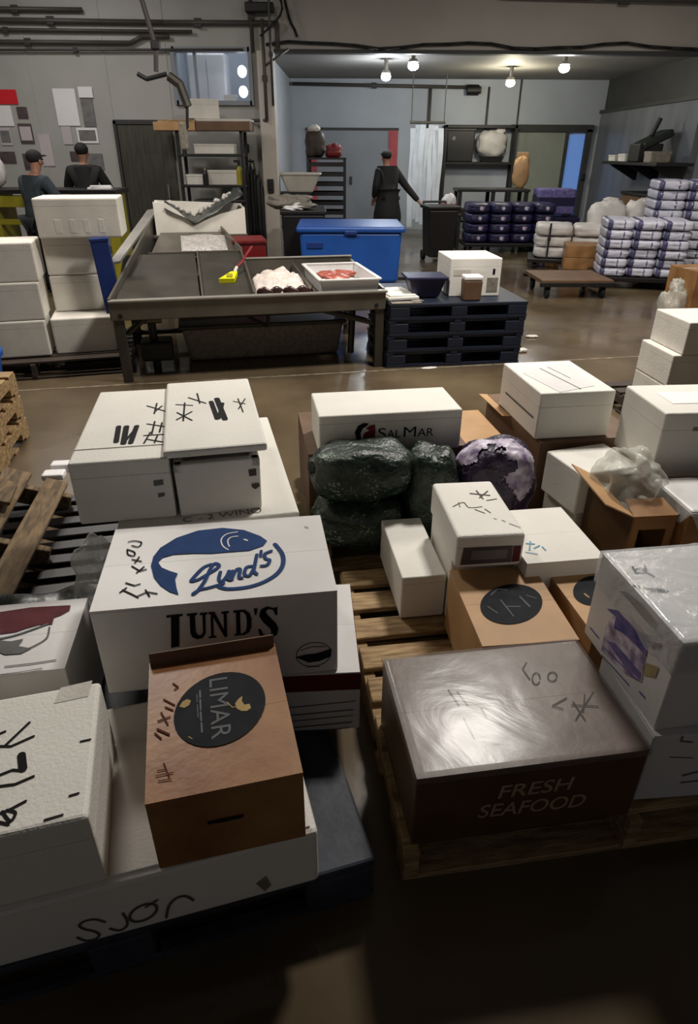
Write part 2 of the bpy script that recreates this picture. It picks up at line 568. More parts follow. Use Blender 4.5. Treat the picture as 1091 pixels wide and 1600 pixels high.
# ---------------------------------------------------------------- measured boxes (x, y, width, depth, height, yaw, base) and the marks on their faces
BX = {'lund':(-0.367,1.51,0.622,0.402,0.277,8.8,0.374),'maroon':(-0.24,1.544,0.52,0.42,0.224,4,0.15),'limar':(-0.286,1.021,0.307,0.398,0.207,14.1,0.352),'sjor':(-0.5885,0.9908,0.95,0.5,0.182,16,0.17),'jl':(-0.736,0.887,0.42,0.367,0.205,15.2,0.352),'redsalmon':(-0.999,1.399,0.45,0.311,0.299,9,0.15),'f1':(-0.786,2.16,0.304,0.693,0.217,10.8,0.588),'f2':(-0.484,2.12,0.275,0.5,0.188,13.4,0.588),'lid':(-0.506,2.228,0.329,0.701,0.035,13,0.788),'f5':(-0.559,2.264,0.591,0.913,0.438,13.2,0.15),'salmar':(0.156,2.734,0.627,0.306,0.183,9.2,0.499),'i1':(0.242,2.087,0.163,0.417,0.181,8,0.15),'i2':(0.453,2.009,0.232,0.399,0.126,5.9,0.42),'i3':(0.71,1.987,0.28,0.359,0.299,8.2,0.15),'j1':(0.516,1.65,0.296,0.391,0.244,6.4,0.15),'j2':(0.824,1.707,0.233,0.38,0.236,8.7,0.15),'k':(0.414,1.224,0.577,0.399,0.245,8.7,0.15),'l':(0.934,1.349,0.4,0.38,0.282,8.5,0.393),'l2':(0.945,1.28,0.4,0.3,0.243,5,0.15),'m1':(0.986,2.985,0.354,0.478,0.218,8.4,0.503),'mb':(1.054,3.064,0.5,0.67,0.353,10.4,0.15),'m2':(1.422,2.561,0.4,0.348,0.282,4.4,0.482),'wb':(1.046,6.216,0.472,0.707,0.314,6.2,0.54)}
MARKS = {
'lund_blue':[('p',0,[(-0.1819,-0.0188),(-0.1806,0.0286),(-0.1659,0.0734),(-0.1243,0.1226),(-0.0636,0.1559),(0.0083,0.1616),(0.0728,0.1395),(0.12,0.0982),(0.1395,0.0679),(0.1276,0.0428),(0.087,0.0225),(0.0261,0.0227),(-0.0192,0.0221),(-0.0721,0.0297),(-0.1246,0.0317),(-0.1532,0.0204),(-0.1643,-0.0012),(-0.152,-0.0298),(-0.1286,-0.0502),(-0.1059,-0.0651),(-0.1107,-0.0935),(-0.1042,-0.1311),(-0.0963,-0.163),(-0.1201,-0.1467),(-0.147,-0.1152),(-0.1679,-0.0752)]),('s',0.013,[(0.1613,0.0468),(0.1791,-0.0093),(0.1772,-0.064),(0.1571,-0.107),(0.1198,-0.1392),(0.0771,-0.155),(0.0283,-0.1551),(0.0058,-0.1422)]),('s',0.011,[(-0.0188,-0.033),(-0.0387,-0.0461),(-0.0585,-0.0821),(-0.0678,-0.1059),(-0.0504,-0.1022),(-0.0265,-0.0804),(-0.0056,-0.0601),(0.0035,-0.0429),(-0.0086,-0.0305),(-0.0201,-0.058),(-0.0323,-0.111),(-0.0479,-0.1512),(-0.0594,-0.166)]),('s',0.01,[(-0.0595,-0.1637),(-0.0445,-0.1493),(-0.0206,-0.1432),(0.0035,-0.1346),(0.0174,-0.1293)]),('s',0.01,[(0.0078,-0.0751),(0.0043,-0.1101),(0.0137,-0.1189),(0.0261,-0.0944),(0.0309,-0.0732),(0.0277,-0.1085),(0.0349,-0.117)]),('s',0.01,[(0.0403,-0.0746),(0.0392,-0.1152)]),('s',0.01,[(0.0405,-0.1028),(0.0505,-0.0709),(0.0607,-0.0697),(0.0577,-0.1078),(0.0662,-0.1116)]),('s',0.01,[(0.0945,-0.0588),(0.0783,-0.063),(0.0721,-0.0947),(0.085,-0.1042),(0.0964,-0.0749)]),('s',0.01,[(0.1078,-0.0033),(0.0969,-0.0854),(0.1053,-0.0995)]),('s',0.009,[(0.1205,0.0148),(0.1181,-0.0131)]),('s',0.01,[(0.1495,0.0106),(0.1306,-0.0023),(0.1312,-0.0261),(0.1428,-0.0361),(0.1344,-0.0592),(0.118,-0.0622)])],
'lund_white':[('s',0.004,[(0.0535,0.1296),(0.0217,0.1216),(0.0065,0.0931),(0.0119,0.0565),(0.0275,0.0339)]),('s',0.004,[(0.0551,0.1044),(0.0346,0.1012),(0.0254,0.0813),(0.0304,0.0509)]),('s',0.006,[(0.0739,0.0834),(0.0816,0.0762)])],
'lund_hand':[('s',0.0045,[(-0.242,-0.1207),(-0.2189,-0.1405),(-0.1976,-0.1598)]),('s',0.0045,[(-0.2471,-0.1317),(-0.2331,-0.1124)]),('s',0.0045,[(-0.2384,-0.0898),(-0.2135,-0.1056),(-0.2004,-0.1002)]),('s',0.0045,[(-0.1985,-0.1528),(-0.1772,-0.1395),(-0.1516,-0.1503)]),('s',0.0045,[(-0.1832,-0.1292),(-0.1695,-0.1593)]),('s',0.0045,[(-0.2332,-0.0114),(-0.2082,-0.0387),(-0.1925,-0.0331)]),('s',0.0045,[(-0.2164,-0.0465),(-0.1999,-0.0189)]),('s',0.0045,[(-0.2379,0.023),(-0.2106,0.0095)]),('s',0.0045,[(-0.2273,0.0038),(-0.2194,0.0328)]),('s',0.0045,[(-0.2581,0.078),(-0.2363,0.0605),(-0.2351,0.0406),(-0.2528,0.0516),(-0.2581,0.078)]),('s',0.0045,[(-0.2609,0.1195),(-0.2447,0.1232),(-0.2232,0.1111),(-0.2279,0.0881),(-0.2479,0.0969)]),('s',0.003,[(0.2556,0.1326),(0.2656,0.1247)])],
'lund_front':[('p',0,[(-0.128,0.2457),(-0.0877,0.2463),(-0.0879,0.2394),(-0.0967,0.2387),(-0.1086,0.1408),(-0.1296,0.1388),(-0.1174,0.2393),(-0.1283,0.2379)]),('p',0,[(-0.0771,0.2451),(-0.0514,0.2456),(-0.0522,0.2388),(-0.0577,0.2377),(-0.0616,0.1832),(-0.0553,0.1716),(-0.0468,0.1742),(-0.0429,0.1845),(-0.0388,0.2372),(-0.0456,0.2371),(-0.0448,0.244),(-0.0258,0.2445),(-0.0265,0.2376),(-0.0314,0.2364),(-0.0368,0.1766),(-0.0467,0.1615),(-0.0608,0.1595),(-0.0723,0.1682),(-0.0754,0.1831),(-0.0711,0.2383),(-0.0779,0.2382)]),('p',0,[(-0.0231,0.2442),(-0.0081,0.2442),(0.0109,0.1817),(0.0143,0.2356),(0.0088,0.2353),(0.0094,0.2422),(0.0286,0.2427),(0.028,0.2357),(0.0225,0.2355),(0.0172,0.1582),(0.0102,0.1581),(-0.0125,0.2272),(-0.017,0.1669),(-0.0102,0.1652),(-0.0108,0.1589),(-0.031,0.1586),(-0.0303,0.1658),(-0.024,0.166),(-0.0183,0.2375),(-0.0238,0.2373)]),('p',0,[(0.0396,0.2423),(0.0685,0.2425),(0.0801,0.2307),(0.0844,0.2125),(0.0824,0.184),(0.0756,0.1666),(0.0623,0.1591),(0.0356,0.1596),(0.0361,0.1659),(0.0417,0.1662),(0.0458,0.2346),(0.039,0.2354)]),('p',0,[(0.0921,0.2434),(0.1018,0.2432),(0.0976,0.2216),(0.0934,0.2221)]),('p',0,[(0.1532,0.2418),(0.1519,0.2154),(0.1463,0.2161),(0.1416,0.2326),(0.1306,0.2373),(0.1219,0.2313),(0.1255,0.2202),(0.1464,0.1891),(0.1525,0.1702),(0.1472,0.1487),(0.1324,0.1413),(0.117,0.1469),(0.1026,0.1449),(0.0988,0.1748),(0.1058,0.1739),(0.1117,0.1549),(0.1257,0.1495),(0.1333,0.1578),(0.1312,0.1709),(0.1128,0.1967),(0.1043,0.2173),(0.1098,0.2379),(0.127,0.2465),(0.1433,0.2394)])],
'lund_front_paper':[('p',0,[(0.057,0.236),(0.0639,0.2361),(0.0701,0.2266),(0.0717,0.2104),(0.07,0.1873),(0.0662,0.1732),(0.0587,0.1668),(0.053,0.1666)])],
'lund_fish':[('s',0.002,[(0.2917,0.0659),(0.2909,0.0755),(0.2877,0.0847),(0.2823,0.093),(0.275,0.1),(0.2661,0.1054),(0.2562,0.1088),(0.2456,0.1103),(0.235,0.1095),(0.2248,0.1067),(0.2156,0.102),(0.2078,0.0956),(0.2018,0.0877),(0.1979,0.0788),(0.1963,0.0694),(0.1971,0.0598),(0.2003,0.0506),(0.2058,0.0423),(0.2132,0.0352),(0.2222,0.0299),(0.2324,0.0264),(0.2432,0.0251),(0.2541,0.0261),(0.2644,0.0292),(0.2737,0.0343),(0.2814,0.0411),(0.2871,0.0494),(0.2906,0.0585)]),('p',0,[(0.1947,0.0649),(0.223,0.0709),(0.2528,0.0709),(0.2941,0.0831),(0.2916,0.0561),(0.2598,0.0426),(0.2297,0.0406)]),('s',0.002,[(0.2087,0.0863),(0.2385,0.0969),(0.2755,0.0922)]),('s',0.002,[(0.2218,0.0258),(0.2594,0.0228)])],
'limar_circle':[('p',0,[(0.104,0.0033),(0.1063,0.0224),(0.1055,0.0415),(0.1013,0.0599),(0.0939,0.077),(0.0835,0.0921),(0.0703,0.1046),(0.0547,0.1141),(0.0374,0.1201),(0.019,0.1225),(0.0001,0.1212),(-0.0185,0.1162),(-0.0362,0.1077),(-0.0524,0.0962),(-0.0666,0.0822),(-0.0784,0.0661),(-0.0874,0.0486),(-0.0935,0.0302),(-0.0965,0.0116),(-0.0966,-0.0068),(-0.0937,-0.0243),(-0.0881,-0.0406),(-0.08,-0.0552),(-0.0696,-0.0678),(-0.0573,-0.0782),(-0.0433,-0.086),(-0.0281,-0.0911),(-0.012,-0.0934),(0.0045,-0.0928),(0.0211,-0.0894),(0.0374,-0.0831),(0.0529,-0.0741),(0.0672,-0.0625),(0.0798,-0.0486),(0.0904,-0.0328),(0.0986,-0.0153)])],
'limar_leaf':[('p',0,[(0.0375,0.0162),(0.0455,0.0279),(0.0556,0.0352),(0.0529,0.0197),(0.0574,0.0074),(0.069,0.0078),(0.071,-0.0053),(0.0611,-0.0122),(0.0489,-0.0093),(0.0395,0.0008)]),('s',0.0022,[(0.0209,0.0243),(0.0303,0.0062),(0.0418,0.0065)]),('p',0,[(-0.0845,0.0356),(-0.0774,0.0498),(-0.067,0.0553),(-0.0581,0.0483),(-0.0631,0.0351),(-0.0734,0.0298)]),('s',0.002,[(-0.0668,-0.055),(-0.0596,-0.0624)])],
'limar_hand':[('s',0.0039,[(-0.0972,0.1141),(-0.0857,0.0994),(-0.0939,0.093)]),('s',0.0039,[(-0.1182,0.0677),(-0.0945,0.0444)]),('s',0.0039,[(-0.1147,0.043),(-0.098,0.0296)]),('s',0.0039,[(-0.1236,0.0281),(-0.1093,-0.01)]),('s',0.0039,[(-0.1048,0.0113),(-0.13,0.0054)]),('s',0.0052,[(-0.1309,-0.0179),(-0.1072,-0.0381)]),('s',0.0039,[(-0.1361,-0.0282),(-0.1232,-0.0455)]),('s',0.0026,[(-0.1302,-0.1271),(-0.1152,-0.1276)]),('s',0.0026,[(-0.1326,-0.139),(-0.1001,-0.1388)]),('s',0.0026,[(-0.1275,-0.152),(-0.1027,-0.1544)]),('s',0.0026,[(-0.1177,-0.1109),(-0.1067,-0.1485)])],
'limar_text_anchor':[('a',0,[(-0.0146,0.1061),(-0.0195,-0.075),(0.0293,0.0989)])],
'limar_small':[('s',0.004,[(-0.0375,0.0743),(-0.0378,0.053)]),('s',0.004,[(-0.0381,0.0466),(-0.0384,0.0151)]),('s',0.004,[(-0.0387,0.009),(-0.0387,-0.0168)]),('s',0.004,[(-0.0385,-0.0228),(-0.0386,-0.0491)]),('s',0.002,[(-0.0449,0.0645),(-0.0447,0.0402)]),('s',0.002,[(-0.045,0.0323),(-0.0449,-0.0063)])],
'limar_slot':[('p',0,[(-0.0445,0.1205),(-0.0076,0.121),(0.0287,0.1203),(0.0259,0.1113),(-0.0075,0.1095),(-0.0443,0.1122)])],
'limar_label':[('p',0,[(-0.1253,0.1663),(-0.0583,0.1715),(0.0023,0.1754),(0.0791,0.1746),(0.0801,0.1545),(0.0028,0.1515),(-0.0555,0.1508),(-0.1253,0.148)])],
'jl_hand':[('s',0.006,[(0.0184,0.0362),(0.0423,0.0298),(0.0836,0.0462)]),('s',0.006,[(0.0298,0.0345),(0.069,0.0889)]),('s',0.006,[(0.0119,0.0717),(0.0227,0.0755)]),('s',0.0165,[(0.0669,0.0004),(0.0757,-0.0374)]),('s',0.006,[(0.0325,-0.0415),(0.0556,-0.0347),(0.0763,-0.0415)]),('s',0.006,[(0.0375,-0.0693),(0.0666,-0.0721),(0.0989,-0.0617)]),('s',0.006,[(0.0493,-0.1342),(0.0668,-0.1297),(0.0928,-0.1179)]),('s',0.006,[(0.0542,-0.1309),(0.0722,-0.156),(0.0786,-0.1397),(0.0622,-0.1296)]),('s',0.006,[(0.0527,-0.1531),(0.0705,-0.1622)]),('s',0.0045,[(0.1814,0.0059),(0.2009,0.0065)]),('s',0.0045,[(0.1727,-0.1271),(0.1889,-0.1253)]),('s',0.0045,[(0.1335,-0.17),(0.1645,-0.167)])],
'jl_label':[('p',0,[(0.1223,0.1823),(0.1915,0.1887),(0.186,0.1382),(0.1131,0.1342)])],
'sjor_hand':[('s',0.006,[(0.0112,0.0642),(-0.0036,0.0812),(-0.0228,0.0861),(-0.0371,0.0767),(-0.0304,0.0589),(-0.0154,0.0438),(-0.0068,0.027),(-0.0155,0.0142),(-0.0355,0.0173),(-0.0485,0.0366)]),('s',0.006,[(0.0495,0.0785),(0.0537,0.0475),(0.0481,0.0283),(0.0337,0.0208),(0.0169,0.0369)]),('s',0.006,[(0.1162,0.0602),(0.1172,0.0683),(0.1158,0.0757),(0.112,0.0819),(0.1063,0.0863),(0.0991,0.0886),(0.091,0.0886),(0.0827,0.0862),(0.0749,0.0818),(0.0683,0.0756),(0.0634,0.0682),(0.0607,0.0603),(0.0603,0.0523),(0.0624,0.0452),(0.0668,0.0394),(0.0731,0.0356),(0.0808,0.034),(0.0892,0.0348),(0.0976,0.0379),(0.1051,0.0431),(0.1112,0.05),(0.1154,0.0578)]),('s',0.005,[(0.0964,0.0794),(0.122,0.0932)]),('s',0.006,[(0.1313,0.0233),(0.1418,0.0622),(0.1603,0.0821),(0.1789,0.0804),(0.1928,0.0594)])],
'sjor_stain':[('p',0,[(0.3295,0.0562),(0.3535,0.0743),(0.3629,0.036),(0.3473,0.0185)])],
'red_maroon':[('p',0,[(-0.0187,0.1198),(0.068,0.1299),(0.1815,0.1234),(0.184,0.0972),(0.1643,0.0774),(0.1465,0.0676),(0.1485,0.0368),(0.1126,0.041),(0.0795,0.0292),(0.0544,0.0166),(0.0128,0.0135)])],
'red_gray':[('s',0.007,[(0.0191,-0.008),(0.0584,0.0021),(0.0964,0.0197),(0.1346,0.0401)]),('p',0,[(0.0212,-0.0151),(0.0517,-0.0241),(0.0849,-0.0178),(0.0792,-0.0482),(0.1176,-0.0627),(0.095,-0.0809),(0.0537,-0.0789),(0.0369,-0.0679)]),('s',0.005,[(0.1442,0.0243),(0.1482,-0.0228),(0.1279,-0.0489),(0.1104,-0.0616)]),('s',0.004,[(0.0678,-0.1277),(0.134,-0.1265),(0.1947,-0.1211)]),('s',0.003,[(0.0636,-0.158),(0.1153,-0.1559),(0.1665,-0.1496)])],
'maroon_band':[('p',0,[(-0.0235,0.1835),(0.2588,0.2174),(0.2582,0.1462),(-0.0281,0.1115)])],
'maroon_text':[('s',0.003,[(-0.0292,0.0931),(0.2467,0.1133)]),('s',0.004,[(-0.0312,0.062),(0.2394,0.0796)]),('s',0.003,[(-0.0328,0.0367),(0.2396,0.0565)]),('s',0.004,[(-0.0344,0.0111),(0.236,0.0291)]),('s',0.003,[(-0.0357,-0.0105),(0.2284,0.0058)])],
'f1_hand':[('s',0.018,[(-0.032,-0.0531),(-0.0237,-0.1936)]),('s',0.0195,[(-0.0054,-0.0577),(0.0013,-0.2111)]),('s',0.018,[(0.0295,-0.0589),(0.0242,-0.2108)]),('s',0.009,[(0.004,-0.1985),(0.0294,-0.076)]),('s',0.006,[(0.0479,0.1447),(0.1164,0.0767)]),('s',0.006,[(0.0822,0.1676),(0.0808,0.0557)]),('s',0.006,[(0.1034,0.1351),(0.0796,0.0722)]),('s',0.006,[(0.0634,-0.045),(0.1257,-0.0807)]),('s',0.006,[(0.0884,-0.0242),(0.0869,-0.1454)]),('s',0.006,[(0.1145,-0.0414),(0.1115,-0.131)]),('s',0.006,[(0.062,-0.1525),(0.13,-0.1529)]),('s',0.006,[(0.0811,-0.1257),(0.0679,-0.2206)]),('s',0.006,[(0.0777,-0.1893),(0.1274,-0.2202)]),('s',0.006,[(0.1067,-0.1604),(0.1013,-0.2265)])],
'f1_stamp':[('p',0,[(0.0962,0.1404),(0.1268,0.1414),(0.1259,0.123),(0.095,0.1202)]),('p',0,[(0.1041,0.0931),(0.1255,0.0949),(0.1237,0.0818),(0.1037,0.078)])],
'lid_hand':[('s',0.006,[(-0.1257,0.0798),(-0.0659,0.0585)]),('s',0.006,[(-0.0938,0.0931),(-0.1,-0.0946)]),('s',0.006,[(-0.1216,-0.0068),(-0.07,-0.0959)]),('s',0.006,[(-0.1229,-0.0795),(-0.0687,-0.0073)]),('s',0.006,[(-0.08,0.1492),(-0.0166,0.0708)]),('s',0.006,[(-0.0463,0.191),(-0.0392,0.0756)]),('s',0.018,[(0.0029,0.0841),(0.0172,-0.0994)]),('s',0.021,[(0.0254,0.1147),(0.0436,-0.1102)]),('s',0.015,[(0.0437,0.0579),(0.0228,-0.0955)]),('s',0.0045,[(0.0849,0.0724),(0.1262,0.0346)]),('s',0.0045,[(0.1042,0.0979),(0.1116,-0.0513)]),('s',0.0045,[(0.1311,0.0922),(0.0976,-0.0156)])],
'f2_stamp':[('p',0,[(0.098,0.151),(0.1234,0.1521),(0.1235,0.1276),(0.0996,0.1264)]),('p',0,[(0.1044,0.0973),(0.1301,0.0983),(0.1311,0.0867),(0.1167,0.0767),(0.1053,0.0857)])],
'f5_text_anchor':[('a',0,[(-0.0867,-0.4453),(0.1725,-0.4325),(-0.0865,-0.4106)])],
'sal_anchor':[('a',0,[(-0.0586,0.0697),(0.1883,0.0679),(-0.0579,0.1195)])],
'sal_black':[('p',0,[(-0.0992,0.1411),(-0.1216,0.1445),(-0.1457,0.1331),(-0.1596,0.1062),(-0.1553,0.0778),(-0.1366,0.0593),(-0.1201,0.056),(-0.1327,0.0743),(-0.1351,0.0982),(-0.1252,0.1191),(-0.1091,0.1289)])],
'sal_red':[('p',0,[(-0.0726,0.1353),(-0.0949,0.1324),(-0.113,0.1184),(-0.0965,0.1089),(-0.1188,0.0994),(-0.1246,0.0803),(-0.112,0.0621),(-0.0894,0.0629),(-0.0732,0.0772),(-0.0697,0.103)])],
'i2_hand':[('s',0.007,[(0.0057,0.0977),(0.0726,0.0767)]),('s',0.0056,[(0.0345,0.1178),(0.0407,0.0521)]),('s',0.0056,[(0.0312,0.062),(0.0753,0.1103)]),('s',0.0042,[(0.0507,0.0385),(0.0902,0.0475)]),('s',0.0035,[(-0.0826,0.0047),(-0.0379,0.0322),(-0.0269,-0.0074),(0.0209,-0.0048)]),('s',0.0035,[(-0.0098,-0.0227),(0.0174,-0.0523)]),('s',0.0035,[(0.026,-0.0226),(0.038,-0.0508)]),('s',0.0028,[(0.0378,-0.0906),(0.0456,-0.0978)]),('s',0.0028,[(0.0614,-0.1057),(0.0712,-0.1163)]),('s',0.0028,[(0.08,-0.1298),(0.109,-0.1607)]),('s',0.0028,[(-0.0548,0.0338),(-0.0585,-0.001)])],
'i2_label':[('p',0,[(-0.0925,0.0839),(0.0759,0.0832),(0.0782,0.0172),(-0.0989,0.0149)])],
'i2_label_in':[('p',0,[(-0.0609,0.0709),(0.0599,0.0693),(0.0597,0.0336),(-0.0652,0.0337)])],
'i2_red':[('p',0,[(0.0794,0.0812),(0.1052,0.0815),(0.1058,0.0193),(0.0798,0.0171)])],
'i3_hand':[('s',0.0052,[(-0.0957,-0.0593),(-0.068,-0.0657)]),('s',0.0052,[(-0.0761,-0.0481),(-0.1006,-0.1017)]),('s',0.0052,[(-0.0785,-0.0914),(-0.055,-0.0783)]),('s',0.0052,[(-0.0482,-0.0873),(-0.0454,-0.1091)]),('s',0.0039,[(-0.1183,-0.1126),(-0.0839,-0.1302)])],
'm1_paper':[('p',0,[(-0.1472,0.0611),(0.1359,0.2132),(0.1093,-0.1663),(-0.0891,-0.2328)])],
'm1_line':[('s',0.006,[(-0.0345,0.121),(-0.0057,-0.0475),(0.0225,-0.2018)]),('s',0.004,[(0.0124,0.1358),(0.0453,-0.0478)])],
'm1_line_side':[('s',0.01,[(-0.1586,0.0885),(0.1915,0.0897)])],
'j1_circle':[('p',0,[(0.1002,-0.02),(0.1069,-0.0025),(0.1103,0.015),(0.1105,0.032),(0.1072,0.0479),(0.1005,0.062),(0.0907,0.074),(0.0779,0.0833),(0.0626,0.0897),(0.0453,0.0929),(0.0266,0.0928),(0.0071,0.0893),(-0.0124,0.0827),(-0.0313,0.0732),(-0.049,0.0611),(-0.065,0.047),(-0.0786,0.0312),(-0.0897,0.0143),(-0.0978,-0.003),(-0.1029,-0.0204),(-0.1047,-0.0373),(-0.1034,-0.0531),(-0.099,-0.0675),(-0.0917,-0.0802),(-0.0818,-0.0907),(-0.0695,-0.0988),(-0.0552,-0.1043),(-0.0393,-0.1071),(-0.0223,-0.1072),(-0.0045,-0.1044),(0.0136,-0.0989),(0.0314,-0.0908),(0.0485,-0.0803),(0.0644,-0.0676),(0.0786,-0.0531),(0.0907,-0.0371)])],
'j1_light':[('s',0.004,[(-0.0497,0.0399),(-0.0179,0.0721),(0.0111,0.0602)]),('s',0.004,[(-0.0264,0.0116),(-0.0122,-0.0723)]),('s',0.006,[(0.0415,0.0219),(0.0549,-0.0304)]),('s',0.004,[(-0.0165,-0.0231),(0.0243,-0.0273)]),('s',0.004,[(0.0654,0.0281),(0.0905,0.0082)]),('s',0.004,[(-0.0777,-0.0168),(-0.0572,-0.0517)])],
'j2_circle':[('p',0,[(0.0617,0.0091),(0.0686,0.0227),(0.0733,0.0362),(0.0756,0.0494),(0.0752,0.0618),(0.0722,0.073),(0.0667,0.0826),(0.0588,0.0903),(0.0487,0.0957),(0.0368,0.0988),(0.0235,0.0993),(0.0093,0.0973),(-0.0055,0.0929),(-0.0203,0.0863),(-0.0345,0.0775),(-0.0479,0.0671),(-0.0599,0.0553),(-0.0701,0.0425),(-0.0784,0.0292),(-0.0845,0.0157),(-0.0882,0.0025),(-0.0895,-0.0101),(-0.0884,-0.0217),(-0.0849,-0.0319),(-0.0792,-0.0406),(-0.0714,-0.0475),(-0.0618,-0.0524),(-0.0507,-0.0552),(-0.0383,-0.0558),(-0.025,-0.0542),(-0.0111,-0.0504),(0.0029,-0.0445),(0.0166,-0.0367),(0.0298,-0.0272),(0.0419,-0.0162),(0.0527,-0.0039)])],
'j2_light':[('s',0.006,[(-0.0493,0.0053),(-0.0449,-0.013)]),('s',0.005,[(-0.0707,0.1554),(-0.0536,0.1411)]),('s',0.005,[(-0.039,0.1469),(0.0632,0.1363)])],
'k_hand':[('s',0.0039,[(-0.1383,0.0608),(-0.1262,0.0012)]),('s',0.0039,[(-0.1164,0.0505),(-0.1039,0.0002)]),('s',0.0039,[(-0.1271,-0.0405),(-0.1213,-0.1058)]),('s',0.0039,[(-0.0726,-0.0156),(-0.0688,-0.0447)]),('s',0.0039,[(0.1095,0.1304),(0.0887,0.1073),(0.0927,0.0662)]),('s',0.0039,[(0.1216,0.0645),(0.1248,0.0753),(0.1242,0.0837),(0.1201,0.0874),(0.1136,0.0853),(0.1065,0.078),(0.1006,0.0676),(0.0977,0.0569),(0.0983,0.0487),(0.1024,0.0452),(0.1087,0.0472),(0.1158,0.0542)]),('s',0.0039,[(0.1704,0.065),(0.1724,0.0735),(0.1707,0.0802),(0.1655,0.0834),(0.1583,0.082),(0.151,0.0766),(0.1457,0.0685),(0.1438,0.0601),(0.1456,0.0535),(0.1508,0.0504),(0.1579,0.0517),(0.165,0.057)]),('s',0.0039,[(0.162,-0.0133),(0.1134,-0.0337),(0.1352,-0.048)]),('s',0.0039,[(0.1728,-0.0287),(0.1751,-0.0931)]),('s',0.0039,[(0.2413,-0.0038),(0.1517,-0.0875)]),('s',0.0039,[(0.2147,-0.0093),(0.1841,-0.064)]),('s',0.0039,[(0.1644,-0.0388),(0.2306,-0.053)])],
'k_anchor':[('a',0,[(-0.0826,0.1388),(0.108,0.1381),(-0.0869,0.1867)]),('a',0,[(-0.126,0.0743),(0.1525,0.0655),(-0.1281,0.1237)])],
'l_blue':[('p',0,[(-0.0587,0.1226),(-0.062,0.1594),(-0.0238,0.1835),(0.0361,0.1925),(0.0836,0.2018),(0.0915,0.1537),(0.0448,0.1511),(-0.0153,0.1406)]),('p',0,[(-0.0741,0.0653),(-0.0376,0.0885),(0.0894,0.098),(0.0925,0.0802),(0.018,0.0608)]),('s',0.005,[(-0.1623,0.0391),(-0.113,0.0424)]),('s',0.004,[(-0.0753,0.0374),(0.0803,0.0672)]),('s',0.004,[(-0.0773,0.0083),(0.06,0.0282)]),('s',0.006,[(0.1064,0.0476),(0.1276,0.0509)]),('p',0,[(-0.1093,0.1511),(-0.0615,0.1818),(-0.0238,0.1835),(-0.062,0.1594)])],
'l_lilac':[('p',0,[(-0.0954,0.107),(-0.0605,0.1794),(-0.0137,0.2038),(0.0815,0.2066),(0.0907,0.1456),(0.103,0.0762),(0.0348,0.0436),(-0.0875,0.02)])],
'l_gray':[('p',0,[(-0.0745,0.2364),(-0.0443,0.2549),(0.022,0.2669),(0.0978,0.2634),(0.0953,0.2414),(0.0433,0.2369),(-0.0201,0.2408)])],
'l_red':[('p',0,[(0.0874,0.2027),(0.1321,0.2294),(0.1283,0.2111),(0.0978,0.188)])],
'l_yellow':[('p',0,[(0.0975,0.1396),(0.1435,0.1666),(0.1421,0.1323),(0.1006,0.1023)])],
'l_hand':[('s',0.0064,[(-0.1534,0.1128),(-0.1601,0.0841),(-0.136,0.0859)]),('s',0.0064,[(-0.1549,0.099),(-0.1306,0.1043)]),('s',0.0064,[(-0.1189,0.1098),(-0.1311,0.0852)]),('s',0.0064,[(-0.1353,0.0962),(-0.121,0.065)]),('s',0.0064,[(-0.1968,0.034),(-0.1622,0.0147),(-0.1254,-0.0)]),('s',0.0128,[(-0.1639,0.0117),(-0.1254,-0.0)])],
'l2_hand':[('s',0.005,[(-0.1264,0.2365),(-0.1268,0.2202),(-0.0962,0.2141)]),('s',0.003,[(-0.1407,0.1632),(-0.0776,0.1543)]),('s',0.006,[(-0.0861,0.088),(-0.0473,0.0997)]),('s',0.005,[(-0.0836,0.0604),(-0.0368,0.0628)])],
'wb_marks':[('p',0,[(0.1249,0.2734),(0.1495,0.276),(0.1549,0.23),(0.1333,0.2274)]),('p',0,[(-0.2341,0.2713),(-0.0923,0.2727),(-0.0973,0.227),(-0.2303,0.2256)]),('p',0,[(0.1099,0.1726),(0.2119,0.1743),(0.2257,0.0624),(0.1305,0.0608)])],
}
# ================================================================ THE SETTING
def structure(o):
    o['kind'] = 'structure'
    return o

structure(MB().box((26, 20.5, 0.1), (0, 7.4, -0.05)).build('floor', 'floor'))
mb = MB()
for (x0, y0), (x1, y1), w in (((-6.4, 4.07), (2.95, 5.965), 0.028), ((2.95, 5.965), (6.9, 6.78), 0.028)):
    d = Vector((x1 - x0, y1 - y0, 0))
    n = Vector((-d.y, d.x, 0)).normalized() * w / 2
    a, b = Vector((x0, y0, 0.0015)), Vector((x1, y1, 0.0015))
    mb.quad(a - n, b - n, b + n, a + n, 0.002)
structure(mb.build('trim_9', 'line'))

# back wall of the hall, left of the big opening, with the office window hole
WX0, WX1, WZ0, WZ1 = -2.74, -1.56, 2.30, 2.99
mb = MB()
mb.box((WX0 + 6.9, 0.16, 4.7), ((WX0 - 6.9) / 2, 12.08, 2.35))
mb.box((WX1 - WX0, 0.16, WZ0), ((WX0 + WX1) / 2, 12.08, WZ0 / 2))
mb.box((WX1 - WX0, 0.16, 4.7 - WZ1), ((WX0 + WX1) / 2, 12.08, (4.7 + WZ1) / 2))
mb.box((-1.19 - WX1, 0.16, 4.7), ((-1.19 + WX1) / 2, 12.08, 2.35))
structure(mb.build('wall_back', 'wall'))
